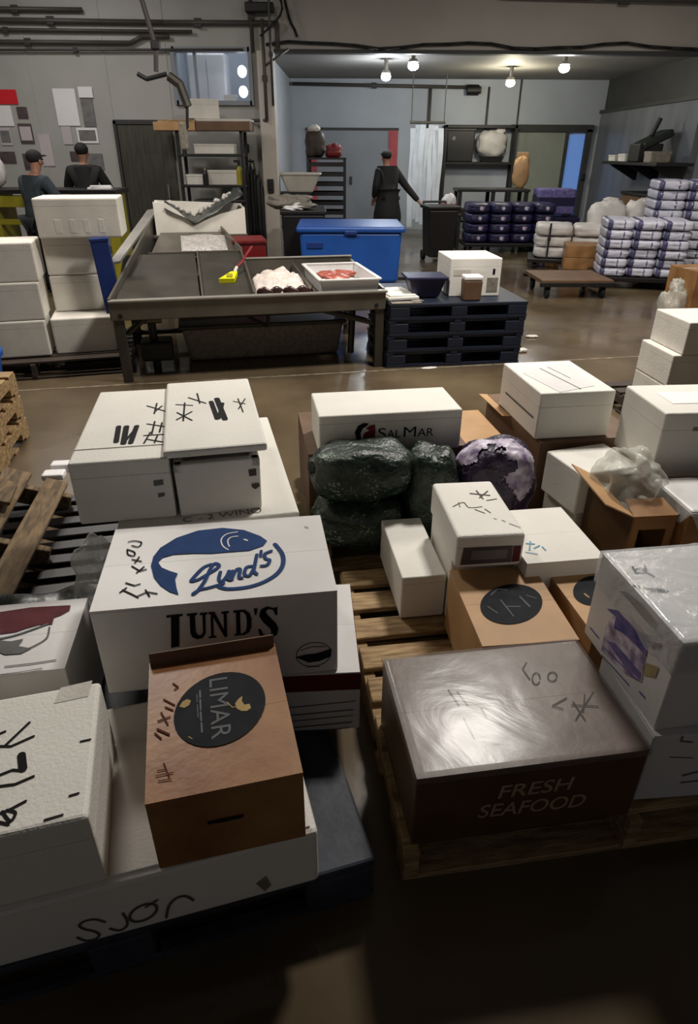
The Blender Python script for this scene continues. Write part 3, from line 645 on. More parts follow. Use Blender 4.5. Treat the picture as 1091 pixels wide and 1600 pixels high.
# panel joints of the wall
mb = MB()
for x in (-5.0, -3.8, -2.85):
    mb.box((0.02, 0.012, 4.6), (x, 11.996, 2.3))
structure(mb.build('trim_1', 'wall'))
structure(MB().box((8.2, 0.16, 1.72), (2.91, 12.08, 3.84)).build('wall_header', 'header'))
structure(MB().box((8.2, 0.18, 0.05), (2.91, 12.07, 2.975)).build('trim_2', 'dark_trim'))
structure(MB().box((0.16, 14.0, 4.7), (-6.95, 5.0, 2.35)).build('wall_left', 'wall'))
structure(MB().box((0.16, 14.0, 4.7), (7.05, 5.0, 2.35)).build('wall_right', 'wall'))
structure(MB().box((14.2, 14.0, 0.1), (0.05, 5.0, 4.75)).build('ceiling', 'ceiling'))
# pillar at the edge of the opening
structure(MB().box((0.24, 0.30, 2.95), (-1.30, 11.84, 1.475), bev=0.01).build('trim_3', 'pillar'))
# the room behind the opening
structure(MB().box((9.0, 0.16, 3.2), (2.2, 17.08, 1.6)).build('wall_rear_room_back', 'wall_cool'))
structure(MB().box((0.16, 4.7, 3.2), (-1.45, 14.6, 1.6)).build('wall_rear_room_left', 'wall_cool'))
structure(MB().box((0.12, 4.8, 2.42), (5.68, 14.58, 1.21)).build('wall_rear_room_right', 'wall_right'))
structure(MB().box((0.12, 4.8, 0.75), (5.74, 14.58, 2.84)).build('wall_rear_room_right_top', 'dark_trim'))
structure(MB().box((0.05, 4.8, 0.06), (5.60, 14.58, 2.44)).build('trim_4', 'dark_trim'))
structure(MB().box((7.4, 4.9, 0.08), (2.2, 14.62, 3.08)).build('ceiling_rear_room', 'ceiling'))
# grey door with faded red side strips
dr = structure(MB().box((1.86, 0.05, 2.06), (0.03, 16.97, 1.03)).build('door_1', 'door_grey'))
for s in (-1, 1):
    MB().box((0.21, 0.03, 2.06), (0.03 + s * 0.93, 16.935, 1.03)).build('side_strip', 'red_strip', dr)
MB().box((2.1, 0.04, 0.05), (0.03, 16.94, 2.085)).build('lintel', 'dark_trim', dr)
MB().box((0.06, 0.06, 0.16), (0.0, 16.92, 1.05), bev=0.01).build('handle', 'dark_trim', dr)
# doorway at right with a grey green door and the blue lit gap
d2 = structure(MB().box((1.1, 0.05, 2.05), (4.33, 16.97, 1.025)).build('door_2', 'door_green'))
MB().box((0.38, 0.02, 2.0), (5.14, 16.965, 1.0)).build('lit_gap', 'blue_light', d2)
MB().box((0.07, 0.08, 2.1), (4.915, 16.93, 1.05)).build('jamb', 'dark_trim', d2)
MB().box((0.12, 0.10, 2.1), (5.40, 16.93, 1.05)).build('jamb', 'dark_trim', d2)
MB().box((1.85, 0.10, 0.14), (4.55, 16.93, 2.12)).build('lintel', 'dark_trim', d2)
MB().box((0.10, 0.08, 0.12), (5.40, 16.85, 1.15), bev=0.01).build('handle', 'iron', d2)
# steel door beside the rack
d3 = structure(MB().box((0.86, 0.06, 2.0), (-3.31, 11.96, 1.0), bev=0.006).build('door_3', 'steel_door'))
MB().box((0.05, 0.08, 2.05), (-3.77, 11.95, 1.025)).build('door_frame', 'dark_trim', d3)
MB().box((0.95, 0.08, 0.06), (-3.31, 11.95, 2.035)).build('door_frame', 'dark_trim', d3)
MB().cyl((-3.02, 11.90, 0.95), (-3.02, 11.90, 1.15), 0.016).build('handle', 'steel_light', d3)
# office window
wn = structure(thing('window_1', None, None, (0, 0, 0)))
mb = MB()
for x in (WX0, WX1):
    mb.box((0.06, 0.2, WZ1 - WZ0 + 0.06), (x, 12.04, (WZ0 + WZ1) / 2))
for z in (WZ0, WZ1):
    mb.box((WX1 - WX0, 0.2, 0.06), ((WX0 + WX1) / 2, 12.04, z))
mb.box((0.035, 0.08, WZ1 - WZ0), (-2.42, 12.04, (WZ0 + WZ1) / 2))
mb.build('window_frame', 'door_grey', wn)
MB().box((WX1 - WX0 - 0.05, 0.008, WZ1 - WZ0 - 0.05), ((WX0 + WX1) / 2, 12.06, (WZ0 + WZ1) / 2)).build('pane', 'glass', wn)
# the lit office behind it
mb = MB()
mb.box((1.7, 0.08, 1.9), (-2.25, 14.3, 2.9))
mb.box((0.08, 1.9, 1.9), (-3.05, 13.12, 2.9))
mb.box((1.6, 1.9, 0.08), (-2.25, 13.12, 1.95))
mb.box((1.6, 1.9, 0.08), (-2.25, 13.12, 3.85))
structure(mb.build('wall_office', 'wall_cool'))
t = thing('office_cabinet', 'white cabinet seen through the lit office window', 'cabinet', (-2.42, 13.2, 2.0))
MB().box((0.62, 0.5, 1.05), (0, 0, 0.525), bev=0.01).build('body', 'paper', t)
MB().box((0.28, 0.02, 1.0), (-0.15, -0.26, 0.525), bev=0.004).build('door', 'paper', t)
MB().box((0.28, 0.02, 1.0), (0.15, -0.26, 0.525), bev=0.004).build('door', 'paper', t)
for i, (x, y, z, lb) in enumerate(((-1.80, 12.75, 2.78, 'upper glowing round office lamp behind the window'), (-1.80, 12.75, 2.50, 'lower glowing round office lamp behind the window'))):
    t = thing('office_lamp', lb, 'lamp', (x, y, z))
    MB().ball((0, 0, 0), (0.075, 0.075, 0.085)).build('globe', 'office_lamp', t, smooth=True)
    MB().cyl((0, 0.05, 0), (0.12, 0.05, 0), 0.015).build('arm', 'steel', t)
    MB().cyl((0.12, 0.05, -0.04), (0.12, 0.05, 0.04), 0.03).build('stem', 'steel', t)
t = thing('office_file_box', 'small white box on the sill inside the office window', 'box', (-1.95, 12.32, 2.0))
MB().box((0.2, 0.16, 0.40), (0, 0, 0.2), bev=0.006).build('body', 'paper', t)
MB().box((0.21, 0.17, 0.04), (0, 0, 0.41), bev=0.006).build('lid', 'paper', t)

area('office_fill_light', (-2.2, 13.0, 3.78), 12, 0.9, 0.6, (0.85, 0.92, 1.0))  # unseen lamp added to brighten the office behind the window

# ---------------------------------------------------------------- pipes, conduits and cables
def pipe(name, pts, r, label, cat, m='pipe', clamps=()):
    o = MB().tube(pts, r).build(name, m, smooth=True)
    tag(o, label, cat)
    for p in clamps:
        MB().box((r * 3.2, 0.05, r * 3.2), p, bev=0.004).build('clamp', 'dark_trim', o)
    return o
Yp = 11.93
pipe('water_pipe', [(-6.8, Yp, 3.34), (-2.8, Yp, 3.31), (-1.12, Yp, 3.31), (-1.12, Yp, 3.0)], 0.033, 'long dark pipe running over the office window to the pillar', 'pipe', clamps=[(-4.5, Yp, 3.325), (-2.3, Yp, 3.31)])
pipe('water_pipe', [(-6.8, Yp, 3.22), (-2.4, Yp, 3.20)], 0.022, 'thin pipe second from the top on the left wall', 'pipe', clamps=[(-5.2, Yp, 3.21)])
pipe('water_pipe', [(-6.8, Yp, 3.07), (-3.35, Yp, 3.06), (-3.15, Yp, 3.14), (-2.75, Yp, 3.14)], 0.028, 'pipe with a raised bend above the white notice', 'pipe', clamps=[(-4.9, Yp, 3.065)])
pipe('water_pipe', [(-6.8, Yp, 2.955), (-1.65, Yp, 2.98)], 0.018, 'lowest thin pipe passing the top of the office window', 'pipe', clamps=[(-4.2, Yp, 2.967)])
pipe('water_pipe', [(-6.8, Yp, 3.47), (-4.0, Yp, 3.455)], 0.03, 'short topmost pipe at the left edge of the wall', 'pipe', clamps=[(-5.0, Yp, 3.46)])
pipe('conduit', [(-1.60, Yp - 0.02, 2.06), (-1.31, Yp - 0.27, 2.06), (-1.31, 11.66, 3.32)], 0.024, 'vertical conduit on the pillar face ending in an elbow', 'conduit', clamps=[(-1.31, 11.66, 2.6)])
pipe('conduit', [(-1.50, Yp, 2.95), (-1.50, Yp, 4.6)], 0.03, 'vertical conduit rising to the ceiling beside the pillar', 'conduit', clamps=[(-1.50, Yp, 3.4)])
pipe('conduit', [(-1.20, 11.66, 2.25), (-1.20, 11.66, 4.6)], 0.018, 'thin conduit at the right corner of the pillar', 'conduit', clamps=[(-1.20, 11.66, 2.9)])
pipe('conduit', [(-1.31, 11.66, 2.75), (-0.95, 11.8, 2.98)], 0.016, 'slanted conduit bridging the pillar and the header', 'conduit')
pts = [(-1.3 + 8.2 * i / 24, 11.95, 3.05 + 0.035 * math.sin(i * 0.9) + 0.012 * math.sin(i * 2.1)) for i in range(25)]
pipe('power_cable', pts, 0.02, 'thick black cable sagging along the edge of the big opening', 'cable', 'cable')
pts = [(-1.12 + 0.30 * i / 8, 11.9, 4.3 - 1.22 * (i / 8) ** 0.7 + 0.06 * math.sin(i)) for i in range(9)]
pipe('power_cable', pts, 0.02, 'black cable looping down from the ceiling above the pillar', 'cable', 'cable')
pts = [(-1.28 + 0.28 * math.sin(i * 0.42), 11.6, 3.75 - 0.08 * i) for i in range(9)]
pipe('power_cable', pts, 0.015, 'curled thin black cable hanging in front of the pillar top', 'cable', 'cable')
pipe('ceiling_pipe', [(2.2, 11.9, 3.66), (6.9, 11.9, 3.58)], 0.05, 'dark pipe high on the header at upper right', 'pipe', clamps=[(4.0, 11.9, 3.63)])
t = thing('junction_box', 'dark junction box at the top of the pillar', 'box', (-1.36, 11.86, 3.42))
MB().box((0.42, 0.14, 0.12), (0, 0, 0.06), bev=0.01).build('body', 'iron', t)
MB().box((0.38, 0.02, 0.10), (0, -0.075, 0.06), bev=0.004).build('cover', 'iron', t)

# rear room pipework and lamps
pipe('conduit', [(-1.3, 16.9, 2.93), (2.6, 16.9, 2.88)], 0.035, 'horizontal conduit across the top of the rear room wall', 'conduit', clamps=[(0.5, 16.9, 2.905)])
t = thing('fan_motor', 'dark cylindrical motor at the end of the rear wall conduit', 'motor', (2.66, 16.86, 2.83))
MB().cyl((-0.12, 0, 0), (0.14, 0, 0), 0.10, seg=20).build('housing', 'iron', t, smooth=False)
MB().cyl((0.14, 0, 0), (0.19, 0, 0), 0.07, seg=20).build('end_cap', 'dark_trim', t)
pipe('conduit', [(1.75, 16.965, 1.9), (1.75, 16.965, 2.9)], 0.035, 'vertical conduit above the white strip curtain', 'conduit')
pipe('conduit', [(3.05, 16.975, 1.6), (3.05, 16.975, 2.90)], 0.025, 'thin vertical conduit behind the storage rack', 'conduit')
pipe('conduit', [(3.75, 16.98, 1.2), (3.75, 16.98, 3.04)], 0.02, 'thin vertical conduit left of the grey green door', 'conduit')

lamp_src = None
for loc, lb, bm_, pw, cl in (
    ((0.60, 13.49, 2.80), 'cool white ceiling lamp, leftmost in the rear room', 'bulb', 50, (0.86, 0.93, 1.0)),
    ((0.975, 11.70 + 0.6, 2.845), 'bright ceiling lamp just under the header, second from left', 'bulb', 16, (0.95, 0.97, 1.0)),
    ((3.00, 14.54, 2.80), 'warm yellowish ceiling lamp in the rear room', 'bulb_warm', 52, (1.0, 0.93, 0.72)),
    ((3.42, 12.5, 2.845), 'bright ceiling lamp just under the header, rightmost', 'bulb', 16, (1.0, 0.97, 0.92))):
    t = thing('ceiling_lamp', lb, 'lamp', loc, group=None)
    MB().cyl((0, 0, 0.06), (0, 0, 3.04 - loc[2]), 0.035, seg=14).build('stem', 'steel_light', t)
    MB().cyl((0, 0, 0.03), (0, 0, 0.075), 0.085, 0.06, seg=20).build('collar', 'steel_light', t)
    MB().ball((0, 0, -0.02), (0.085, 0.085, 0.06)).build('globe', bm_, t, smooth=True)
    d = bpy.data.lights.new('ceiling_lamp_light', 'POINT')
    d.energy = pw
    d.color = cl
    d.shadow_soft_size = 0.09
    lo = bpy.data.objects.new('light', d)
    COL.objects.link(lo)
    lo.location = (0, 0, -0.17)
    lo.parent = t

# ================================================================ WALL NOTICES (left)
def notice(name, label, x0, z0, x1, z1, m, inner=None, y=11.985, shear=0.0):
    w, h = abs(x1 - x0), abs(z1 - z0)
    t = thing(name, label, 'notice', ((x0 + x1) / 2, y, min(z0, z1)), group='notices on the wall')
    MB().box((w, 0.006, h), (0, 0, h / 2)).build('sheet', m, t)
    if inner:
        MB().box((w * 0.82, 0.003, h * 0.7), (0, -0.0052, h * 0.5)).build('printed_area', inner, t)
    return t
def at12(px, py):
    du, dv = px - 545.5, py - 800
    a = R(29.35)
    dy = math.cos(a) - dv / 1003.15 * math.sin(a)
    return 12 * du / 1003.15 / dy, 1.65 + 12 * (-math.sin(a) - dv / 1003.15 * math.cos(a)) / dy
def notice_px(name, label, a, b, m, inner=None, y=11.985):
    (x0, z0), (x1, z1) = at12(*a), at12(*b)
    return notice(name, label, x0, z0, x1, z1, m, inner, y)
notice_px('wall_sign', 'bright red sign at the left edge of the wall', (-14, 143), (26, 166), 'red_sign', None)
notice_px('notice_sheet', 'white sheet right below the red sign', (-14, 168), (20, 200), 'paper', None)
notice_px('notice_sheet', 'large white notice, highest on the wall', (78, 141), (123, 199), 'paper', None)
notice_px('notice_sheet', 'small bright sheet at the top right of the large white notice', (118, 138), (143, 155), 'paper', None, 11.975)
notice_px('notice_sheet', 'grey printed picture right of the large white notice', (122, 157), (148, 200), 'photo_grey', 'photo_grey')
notice_px('notice_sheet', 'white framed pair of pictures below the grey picture', (116, 202), (152, 226), 'paper', 'photo_grey')
notice_px('notice_sheet', 'pale sheet below the large white notice', (92, 200), (112, 228), 'paper_pink', None)
notice_px('notice_sheet', 'dark crooked picture right of the red sign', (22, 170), (42, 188), 'photo_dark', None)
notice_px('notice_sheet', 'pale sheet with a dark frame under the crooked picture', (24, 196), (52, 227), 'photo_dark', 'paper_pink')
notice_px('notice_sheet', 'pale sheet with a dark blot at the left edge of the photo', (-6, 203), (18, 230), 'paper_pink', 'photo_grey')
notice_px('notice_sheet', 'blank pale sheet in the middle of the notices', (56, 212), (84, 262), 'paper_pink', None)
notice_px('notice_sheet', 'dark picture at the far left of the lowest row', (-4, 240), (24, 258), 'photo_dark', None)
notice_px('notice_sheet', 'dark picture behind the man in the slate jacket', (32, 243), (60, 268), 'photo_dark', 'photo_dark')
notice_px('notice_sheet', 'small dark picture at the head of the man in black', (106, 239), (125, 254), 'photo_dark', None)
notice_px('notice_sheet', 'grey picture at the right end of the lowest row', (133, 242), (161, 267), 'photo_grey', 'photo_grey')

# ================================================================ WORK COUNTER WITH YELLOW FRONT
t = thing('work_counter', 'work counter with black top and yellow legs behind the foam boxes', 'counter', (-4.55, 9.65, 0), 3)
MB().box((2.9, 0.7, 0.05), (0, 0, 1.165), bev=0.006).build('counter_top', 'black_plastic', t)
for x in (-1.35, -0.2, 1.33):
    MB().box((0.13, 0.6, 1.14), (x, 0, 0.57), bev=0.01).build('leg', 'yellow_dull', t)
MB().box((2.7, 0.05, 0.14), (0, -0.29, 1.05), bev=0.006).build('apron', 'yellow_dull', t)
MB().box((2.6, 0.04, 0.07), (0, -0.28, 0.80), bev=0.006).build('cross_rail', 'yellow_dull', t)
MB().box((2.6, 0.55, 0.03), (0, 0.0, 0.42)).build('lower_shelf', 'steel', t)
t = thing('paper_pile', 'white papers lying on the work counter beside the man in black', 'paper', (-3.36, 9.62, 1.191), 12)
MB().box((0.3, 0.22, 0.02), (0, 0, 0.01)).build('lower_sheets', 'paper', t)
MB().box((0.26, 0.2, 0.02), (0.01, 0.0, 0.03), rot=(0, 0, 0.2)).build('upper_sheets', 'paper', t)
t = thing('white_bag', 'white bag standing on the counter at the left edge of the photo', 'bag', (-4.78, 9.65, 1.191))
MB().pillow((0.34, 0.26, 0.40), (0, 0, 0.2), p=2.6, jit=0.15, seed=3).build('body', 'sack_warm', t, smooth=True)
MB().cyl((0, 0, 0.38), (0.02, 0, 0.46), 0.05, 0.09).build('gathered_top', 'sack_warm', t)

# ================================================================ PEOPLE
def skin_tree(name, nodes, links, m, parent, sub=2):
    """one continuous skinned surface: nodes {key: (x, y, z, rx, ry)}, links [(a, b)], root first"""
    keys = list(nodes)
    me = bpy.data.meshes.new(name)
    me.from_pydata([nodes[k][:3] for k in keys], [(keys.index(a), keys.index(b)) for a, b in links], [])
    tmp = bpy.data.objects.new('tmp', me)
    COL.objects.link(tmp)
    sk = tmp.modifiers.new('skin', 'SKIN')
    sk.use_smooth_shade = True
    for i, k in enumerate(keys):
        me.skin_vertices[0].data[i].radius = nodes[k][3:5]
        me.skin_vertices[0].data[i].use_root = (i == 0)
    ss = tmp.modifiers.new('sub', 'SUBSURF')
    ss.levels = ss.render_levels = sub
    bpy.context.view_layer.update()
    dg = bpy.context.evaluated_depsgraph_get()
    out = bpy.data.meshes.new_from_object(tmp.evaluated_get(dg))
    bpy.data.objects.remove(tmp)
    out.name = name
    out.materials.clear()
    out.materials.append(M[m])
    for p in out.polygons:
        p.use_smooth = True
    o = bpy.data.objects.new(name, out)
    COL.objects.link(o)
    o.parent = parent
    return o

def person(label, loc, rz, height, arms, lean, coat, legs_m, cap=None, stride=0.0, hood=False, coat_len=0.10, bulk=1.0):
    """figure facing local +y; arms = ((elbow, wrist), (elbow, wrist)) for the left and right side"""
    s = height / 1.75
    t = thing('person', label, 'person', loc, rz)
    def P(x, y, z): return (x * s, (y + lean * max(0, z - 0.95)) * s, (z - 0.12 * lean * max(0, z - 0.95)) * s)
    nd, lk = {}, []
    def add(k, p, r, link=None, r2=None):
        nd[k] = (*p, r * s, (r2 or r) * s)
        if link: lk.append((link, k))
    add('pelvis', P(0, 0, 0.96), 0.135, r2=0.10)
    add('waist', P(0, 0.01, 1.10), 0.125, 'pelvis', 0.095)
    add('chest', P(0, 0.01, 1.30), 0.15, 'waist', 0.105)
    add('collar', P(0, 0, 1.43), 0.10, 'chest', 0.075)
    add('neck', P(0, 0.015, 1.50), 0.055, 'collar')
    add('jaw', P(0, 0.035, 1.57), 0.066, 'neck', 0.075)
    add('brow', P(0, 0.03, 1.655), 0.078, 'jaw', 0.094)
    add('crown', P(0, 0.02, 1.72), 0.055, 'brow', 0.065)
    for sd, (el, wr) in zip((-1, 1), arms):
        q = 'l' if sd < 0 else 'r'
        add('shoulder' + q, P(sd * 0.185, 0, 1.41), 0.062, 'collar')
        add('elbow' + q, P(*el), 0.045, 'shoulder' + q)
        add('wrist' + q, P(*wr), 0.028, 'elbow' + q, 0.032)
        w, e = Vector(P(*wr)), Vector(P(*el))
        dr = (w - e).normalized()
        sidev = dr.cross(Vector((0, 0, 1))).normalized()
        if sidev.length < 0.1: sidev = Vector((0, 1, 0))
        palm = w + dr * 0.06 * s
        add('palm' + q, tuple(palm), 0.026, 'wrist' + q, 0.038)
        for f, (off, ln) in enumerate(((-0.030, 0.060), (-0.010, 0.072), (0.010, 0.070), (0.029, 0.055))):
            b0 = palm + dr * 0.035 * s + sidev * off * s
            b1 = b0 + (dr * ln * 0.55 + Vector((0, 0, -0.012))) * s
            b2 = b1 + (dr * ln * 0.35 + Vector((0, 0, -0.026))) * s
            add('f%s%da' % (q, f), tuple(b0), 0.0095, 'palm' + q)
            add('f%s%db' % (q, f), tuple(b1), 0.0088, 'f%s%da' % (q, f))
            add('f%s%dc' % (q, f), tuple(b2), 0.0075, 'f%s%db' % (q, f))
        tb = palm - sidev * sd * 0.042 * s
        add('thumb' + q, tuple(tb), 0.012, 'palm' + q)
        add('thumbtip' + q, tuple(tb + (dr * 0.045 - sidev * sd * 0.012) * s), 0.010, 'thumb' + q)
    for sd in (-1, 1):
        q = 'l' if sd < 0 else 'r'
        st = stride * sd
        add('hip' + q, P(sd * 0.095, 0, 0.90), 0.10, 'pelvis')
        add('knee' + q, P(sd * 0.10, st * 0.5 + 0.02, 0.50), 0.062, 'hip' + q)
        add('ankle' + q, P(sd * 0.10, st - 0.02, 0.09), 0.042, 'knee' + q)
        add('toe' + q, P(sd * 0.11, st + 0.15, 0.04), 0.035, 'ankle' + q, 0.045)
    skin_tree('body', nd, lk, 'skin', t, 2)
    # nose, ears and eyes stay with the head
    hd = Vector(nd['brow'][:3])
    mb = MB()
    mb.ball(hd + Vector((0, 0.10 * s, -0.035 * s)), (0.013 * s, 0.022 * s, 0.02 * s), 10, 8)
    for sd in (-1, 1):
        mb.ball(hd + Vector((sd * 0.082 * s, 0, -0.02 * s)), (0.012 * s, 0.02 * s, 0.032 * s), 10, 8)
    mb.build('nose_and_ears', 'skin', t, smooth=True)
    mb = MB()
    for sd in (-1, 1):
        mb.ball(hd + Vector((sd * 0.032 * s, 0.086 * s, 0.005 * s)), (0.012 * s, 0.009 * s, 0.008 * s), 8, 6)
    mb.build('eyes', 'ink', t, smooth=True)
    # clothes
    cn = {k: nd[k] for k in ('waist', 'chest', 'collar')}
    cn = {'chest': nd['chest'], 'waist': nd['waist'], 'collar': nd['collar']}
    grow = 0.032 * s * bulk
    cn = {k: (*v[:3], v[3] + grow, v[4] + grow) for k, v in cn.items()}
    cn['hem'] = (nd['pelvis'][0], nd['pelvis'][1], nd['pelvis'][2] - coat_len * s, nd['pelvis'][3] + grow * 1.4 * bulk, nd['pelvis'][4] + grow * 1.6 * bulk)
    cl = [('chest', 'waist'), ('waist', 'hem'), ('chest', 'collar')]
    for q in 'lr':
        for k, g in (('shoulder', 0.03), ('elbow', 0.026), ('wrist', 0.022)):
            v = nd[k + q]
            cn[k + q] = (*v[:3], v[3] + g * s, v[4] + g * s)
        cl += [('collar', 'shoulder' + q), ('shoulder' + q, 'elbow' + q), ('elbow' + q, 'wrist' + q)]
    if hood:
        v = nd['neck']
        cn['nk'] = (v[0], v[1] - 0.02 * s, v[2], 0.085 * s, 0.085 * s)
        cl.append(('collar', 'nk'))
    skin_tree('jacket', cn, cl, coat, t, 2)
    tn = {'pelvis': nd['pelvis']}
    tn['pelvis'] = (*nd['pelvis'][:3], nd['pelvis'][3] + 0.016 * s, nd['pelvis'][4] + 0.02 * s)
    tl = []
    for q in 'lr':
        for k in ('hip', 'knee', 'ankle'):
            v = nd[k + q]
            tn[k + q] = (*v[:3], v[3] + 0.02 * s, v[4] + 0.02 * s)
        tl += [('pelvis', 'hip' + q), ('hip' + q, 'knee' + q), ('knee' + q, 'ankle' + q)]
    skin_tree('trousers', tn, tl, legs_m, t, 2)
    for q in 'lr':
        a, b = Vector(nd['ankle' + q][:3]), Vector(nd['toe' + q][:3])
        mb = MB()
        mb.ball((a + b) / 2 + Vector((0, 0, -0.01 * s)), (0.058 * s, 0.145 * s, 0.052 * s), 16, 10)
        mb.cyl(a + Vector((0, 0, -0.05 * s)), a + Vector((0, 0, 0.14 * s)), 0.06 * s, 0.066 * s)
        mb.build('boot', 'rubber', t, smooth=True)
    hc = Vector(nd['brow'][:3])
    mb = MB().ball(hc + Vector((0, -0.018 * s, 0.038 * s)), (0.094 * s, 0.108 * s, 0.085 * s), 20, 14)
    if cap:
        mb.ball(hc + Vector((0, 0.10 * s, 0.05 * s)), (0.07 * s, 0.075 * s, 0.012 * s), 16, 8)
        mb.build('cap', cap, t, smooth=True)
    else:
        mb.build('hair', 'hair', t, smooth=True)
    return t

person('person in a slate jacket and dark trousers leaning to the yellow counter, seen from behind', (-3.98, 8.88, 0), -28, 1.64,
       (((-0.27, 0.10, 1.16), (-0.16, 0.34, 1.10)), ((0.29, 0.14, 1.18), (0.26, 0.42, 1.16))), 0.22, 'cloth_slate', 'cloth_dark', cap='cloth_black')
person('person in a bulky black jacket and black cap at the far side of the counter', (-3.80, 10.32, 0), 8, 1.72,
       (((-0.30, 0.12, 1.16), (-0.20, 0.36, 1.12)), ((0.31, 0.10, 1.15), (0.30, 0.30, 1.06))), 0.10, 'cloth_black', 'cloth_dark', cap='cloth_black', hood=True)
person('person in a long black coat walking and pulling a dark bin at the grey door', (0.68, 13.0, 0), 30, 1.66,
       (((-0.27, 0.0, 1.14), (-0.22, 0.16, 0.96)), ((0.37, -0.10, 1.14), (0.52, -0.28, 0.90))), 0.12, 'cloth_black', 'cloth_dark', stride=0.10, hood=True, coat_len=0.60, bulk=2.3, cap='cloth_black')
# ================================================================ REAR ROOM CONTENTS
# white strip curtain
t = thing('strip_curtain', 'white vinyl strip curtain hanging right of the grey door', 'curtain', (1.55, 15.2, 0))
MB().cyl((-0.36, 0, 2.16), (0.36, 0, 2.16), 0.025).build('rail', 'steel', t)
for x in (-0.33, 0.33):
    MB().cyl((x, 0, 2.16), (x, 0, 3.035), 0.010).build('hanger_rod', 'pipe', t)
for i in range(7):
    x = -0.29 + i * 0.095
    top = 2.12 + 0.06 * ((i * 5) % 3 - 1)
    b = 0.22 + 0.05 * ((i * 3) % 4)
    mb = MB()
    n = 8
    pts = [(x + 0.012 * math.sin(k * 0.9 + i), 0.02 * math.sin(k * 0.7 + i * 1.7) + 0.012 * (i % 2), top + (b - top) * k / n) for k in range(n + 1)]
    for p, q in zip(pts, pts[1:]):
        mb.quad((p[0] - 0.055, p[1], p[2]), (p[0] + 0.055, p[1], p[2]), (q[0] + 0.055, q[1], q[2]), (q[0] - 0.055, q[1], q[2]), 0.004)
    mb.build('strip', 'curtain', t)

# dark upright bin pulled by the walking person
t = thing('wheeled_bin', 'tall black bin on wheels right of the walking person', 'bin', (1.50, 11.85, 0), 10)
MB().box((0.50, 0.50, 0.74), (0, 0, 0.45), bev=0.03, taper=0.84).build('body', 'black_plastic', t)
MB().box((0.56, 0.56, 0.05), (0, 0, 0.845), bev=0.015).build('lid', 'black_plastic', t)
MB().tube([(-0.2, 0.28, 0.80), (-0.2, 0.36, 0.90), (0.2, 0.36, 0.90), (0.2, 0.28, 0.80)], 0.018).build('handle', 'black_plastic', t)
for sx in (-0.2, 0.2):
    MB().cyl((sx - 0.03, 0.2, 0.08), (sx + 0.03, 0.2, 0.08), 0.08, seg=18).build('wheel', 'rubber', t)

# storage rack with goods, behind the bin
t = thing('storage_rack', 'dark metal storage rack against the rear room wall', 'rack', (2.90, 16.78, 0))
for x in (-0.78, 0.78):
    for y in (-0.15, 0.15):
        MB().box((0.06, 0.05, 2.16), (x, y, 1.08)).build('upright', 'iron', t)
for z in (0.45, 1.42):
    MB().box((1.62, 0.34, 0.05), (0, 0, z), bev=0.004).build('shelf', 'iron', t)
for y in (-0.15, 0.15):
    MB().box((1.62, 0.05, 0.06), (0, y, 2.14), bev=0.004).build('top_beam', 'iron', t)
t = thing('black_crate', 'large black crate on the upper part of the storage rack', 'crate', (2.46, 16.76, 1.446))
MB().box((0.62, 0.32, 0.62), (0, 0, 0.31), bev=0.02, taper=0.95).build('body', 'black_plastic', t)
MB().box((0.66, 0.34, 0.05), (0, 0, 0.63), bev=0.01).build('rim', 'black_plastic', t)
MB().ball((-0.16, -0.165, 0.46), (0.05, 0.012, 0.05), 16, 8).build('sticker', 'photo_grey', t, smooth=True)
t = thing('white_sack', 'white sack on the upper shelf right of the black crate', 'sack', (3.17, 16.76, 1.56))
MB().pillow((0.66, 0.32, 0.50), (0, 0, 0.25), p=2.8, jit=0.2, seed=4).build('body', 'sack_warm', t, smooth=True)
MB().pillow((0.22, 0.12, 0.14), (0.18, -0.02, 0.50), p=2.2, jit=0.3, seed=5).build('gathered_top', 'sack_warm', t, smooth=True)
t = thing('flat_tray', 'dark flat tray under the white sack on the rack', 'tray', (3.20, 16.76, 1.446))
MB().box((0.5, 0.28, 0.10), (0, 0, 0.05), bev=0.01, taper=0.9).build('body', 'black_plastic', t)
MB().box((0.54, 0.32, 0.02), (0, 0, 0.105), bev=0.006).build('rim', 'iron', t)
t = thing('tan_sack', 'tan paper sack at the right end of the storage rack', 'sack', (3.32, 14.2, 1.027))
MB().pillow((0.30, 0.26, 0.56), (0, 0, 0.28), p=2.8, jit=0.15, seed=6).build('body', 'tan_card', t, smooth=True)
MB().box((0.22, 0.05, 0.08), (0, 0, 0.58), bev=0.01).build('folded_top', 'tan_card', t)
# dark work table in front of the rack
t = thing('rear_table', 'dark table standing below the storage rack in the rear room', 'table', (2.75, 14.1, 0))
MB().box((1.4, 0.65, 0.05), (0, 0, 1.0), bev=0.006).build('table_top', 'iron', t)
for x in (-0.64, 0, 0.64):
    for y in (-0.28, 0.28):
        MB().box((0.07, 0.06, 0.98), (x, y, 0.49)).build('leg', 'iron', t)
MB().box((1.3, 0.6, 0.03), (0, 0, 0.45)).build('lower_shelf', 'iron', t)
t = thing('pink_bag', 'small pink and white bag at the left of the dark rear table', 'bag', (1.86, 13.5, 0.616))
MB().pillow((0.28, 0.24, 0.34), (0, 0, 0.17), p=2.6, jit=0.2, seed=9).build('body', 'sack_warm', t, smooth=True)
MB().pillow((0.285, 0.245, 0.14), (0, 0, 0.15), p=3, jit=0.1, seed=9).build('pink_band', 'red_strip', t, smooth=True)
t = thing('low_stand', 'low dark stand under the pink bag', 'stand', (1.86, 13.5, 0))
MB().box((0.5, 0.4, 0.04), (0, 0, 0.595), bev=0.006).build('table_top', 'iron', t)
for x in (-0.2, 0.2):
    for y in (-0.15, 0.15):
        MB().box((0.05, 0.05, 0.575), (x, y, 0.2875)).build('leg', 'iron', t)
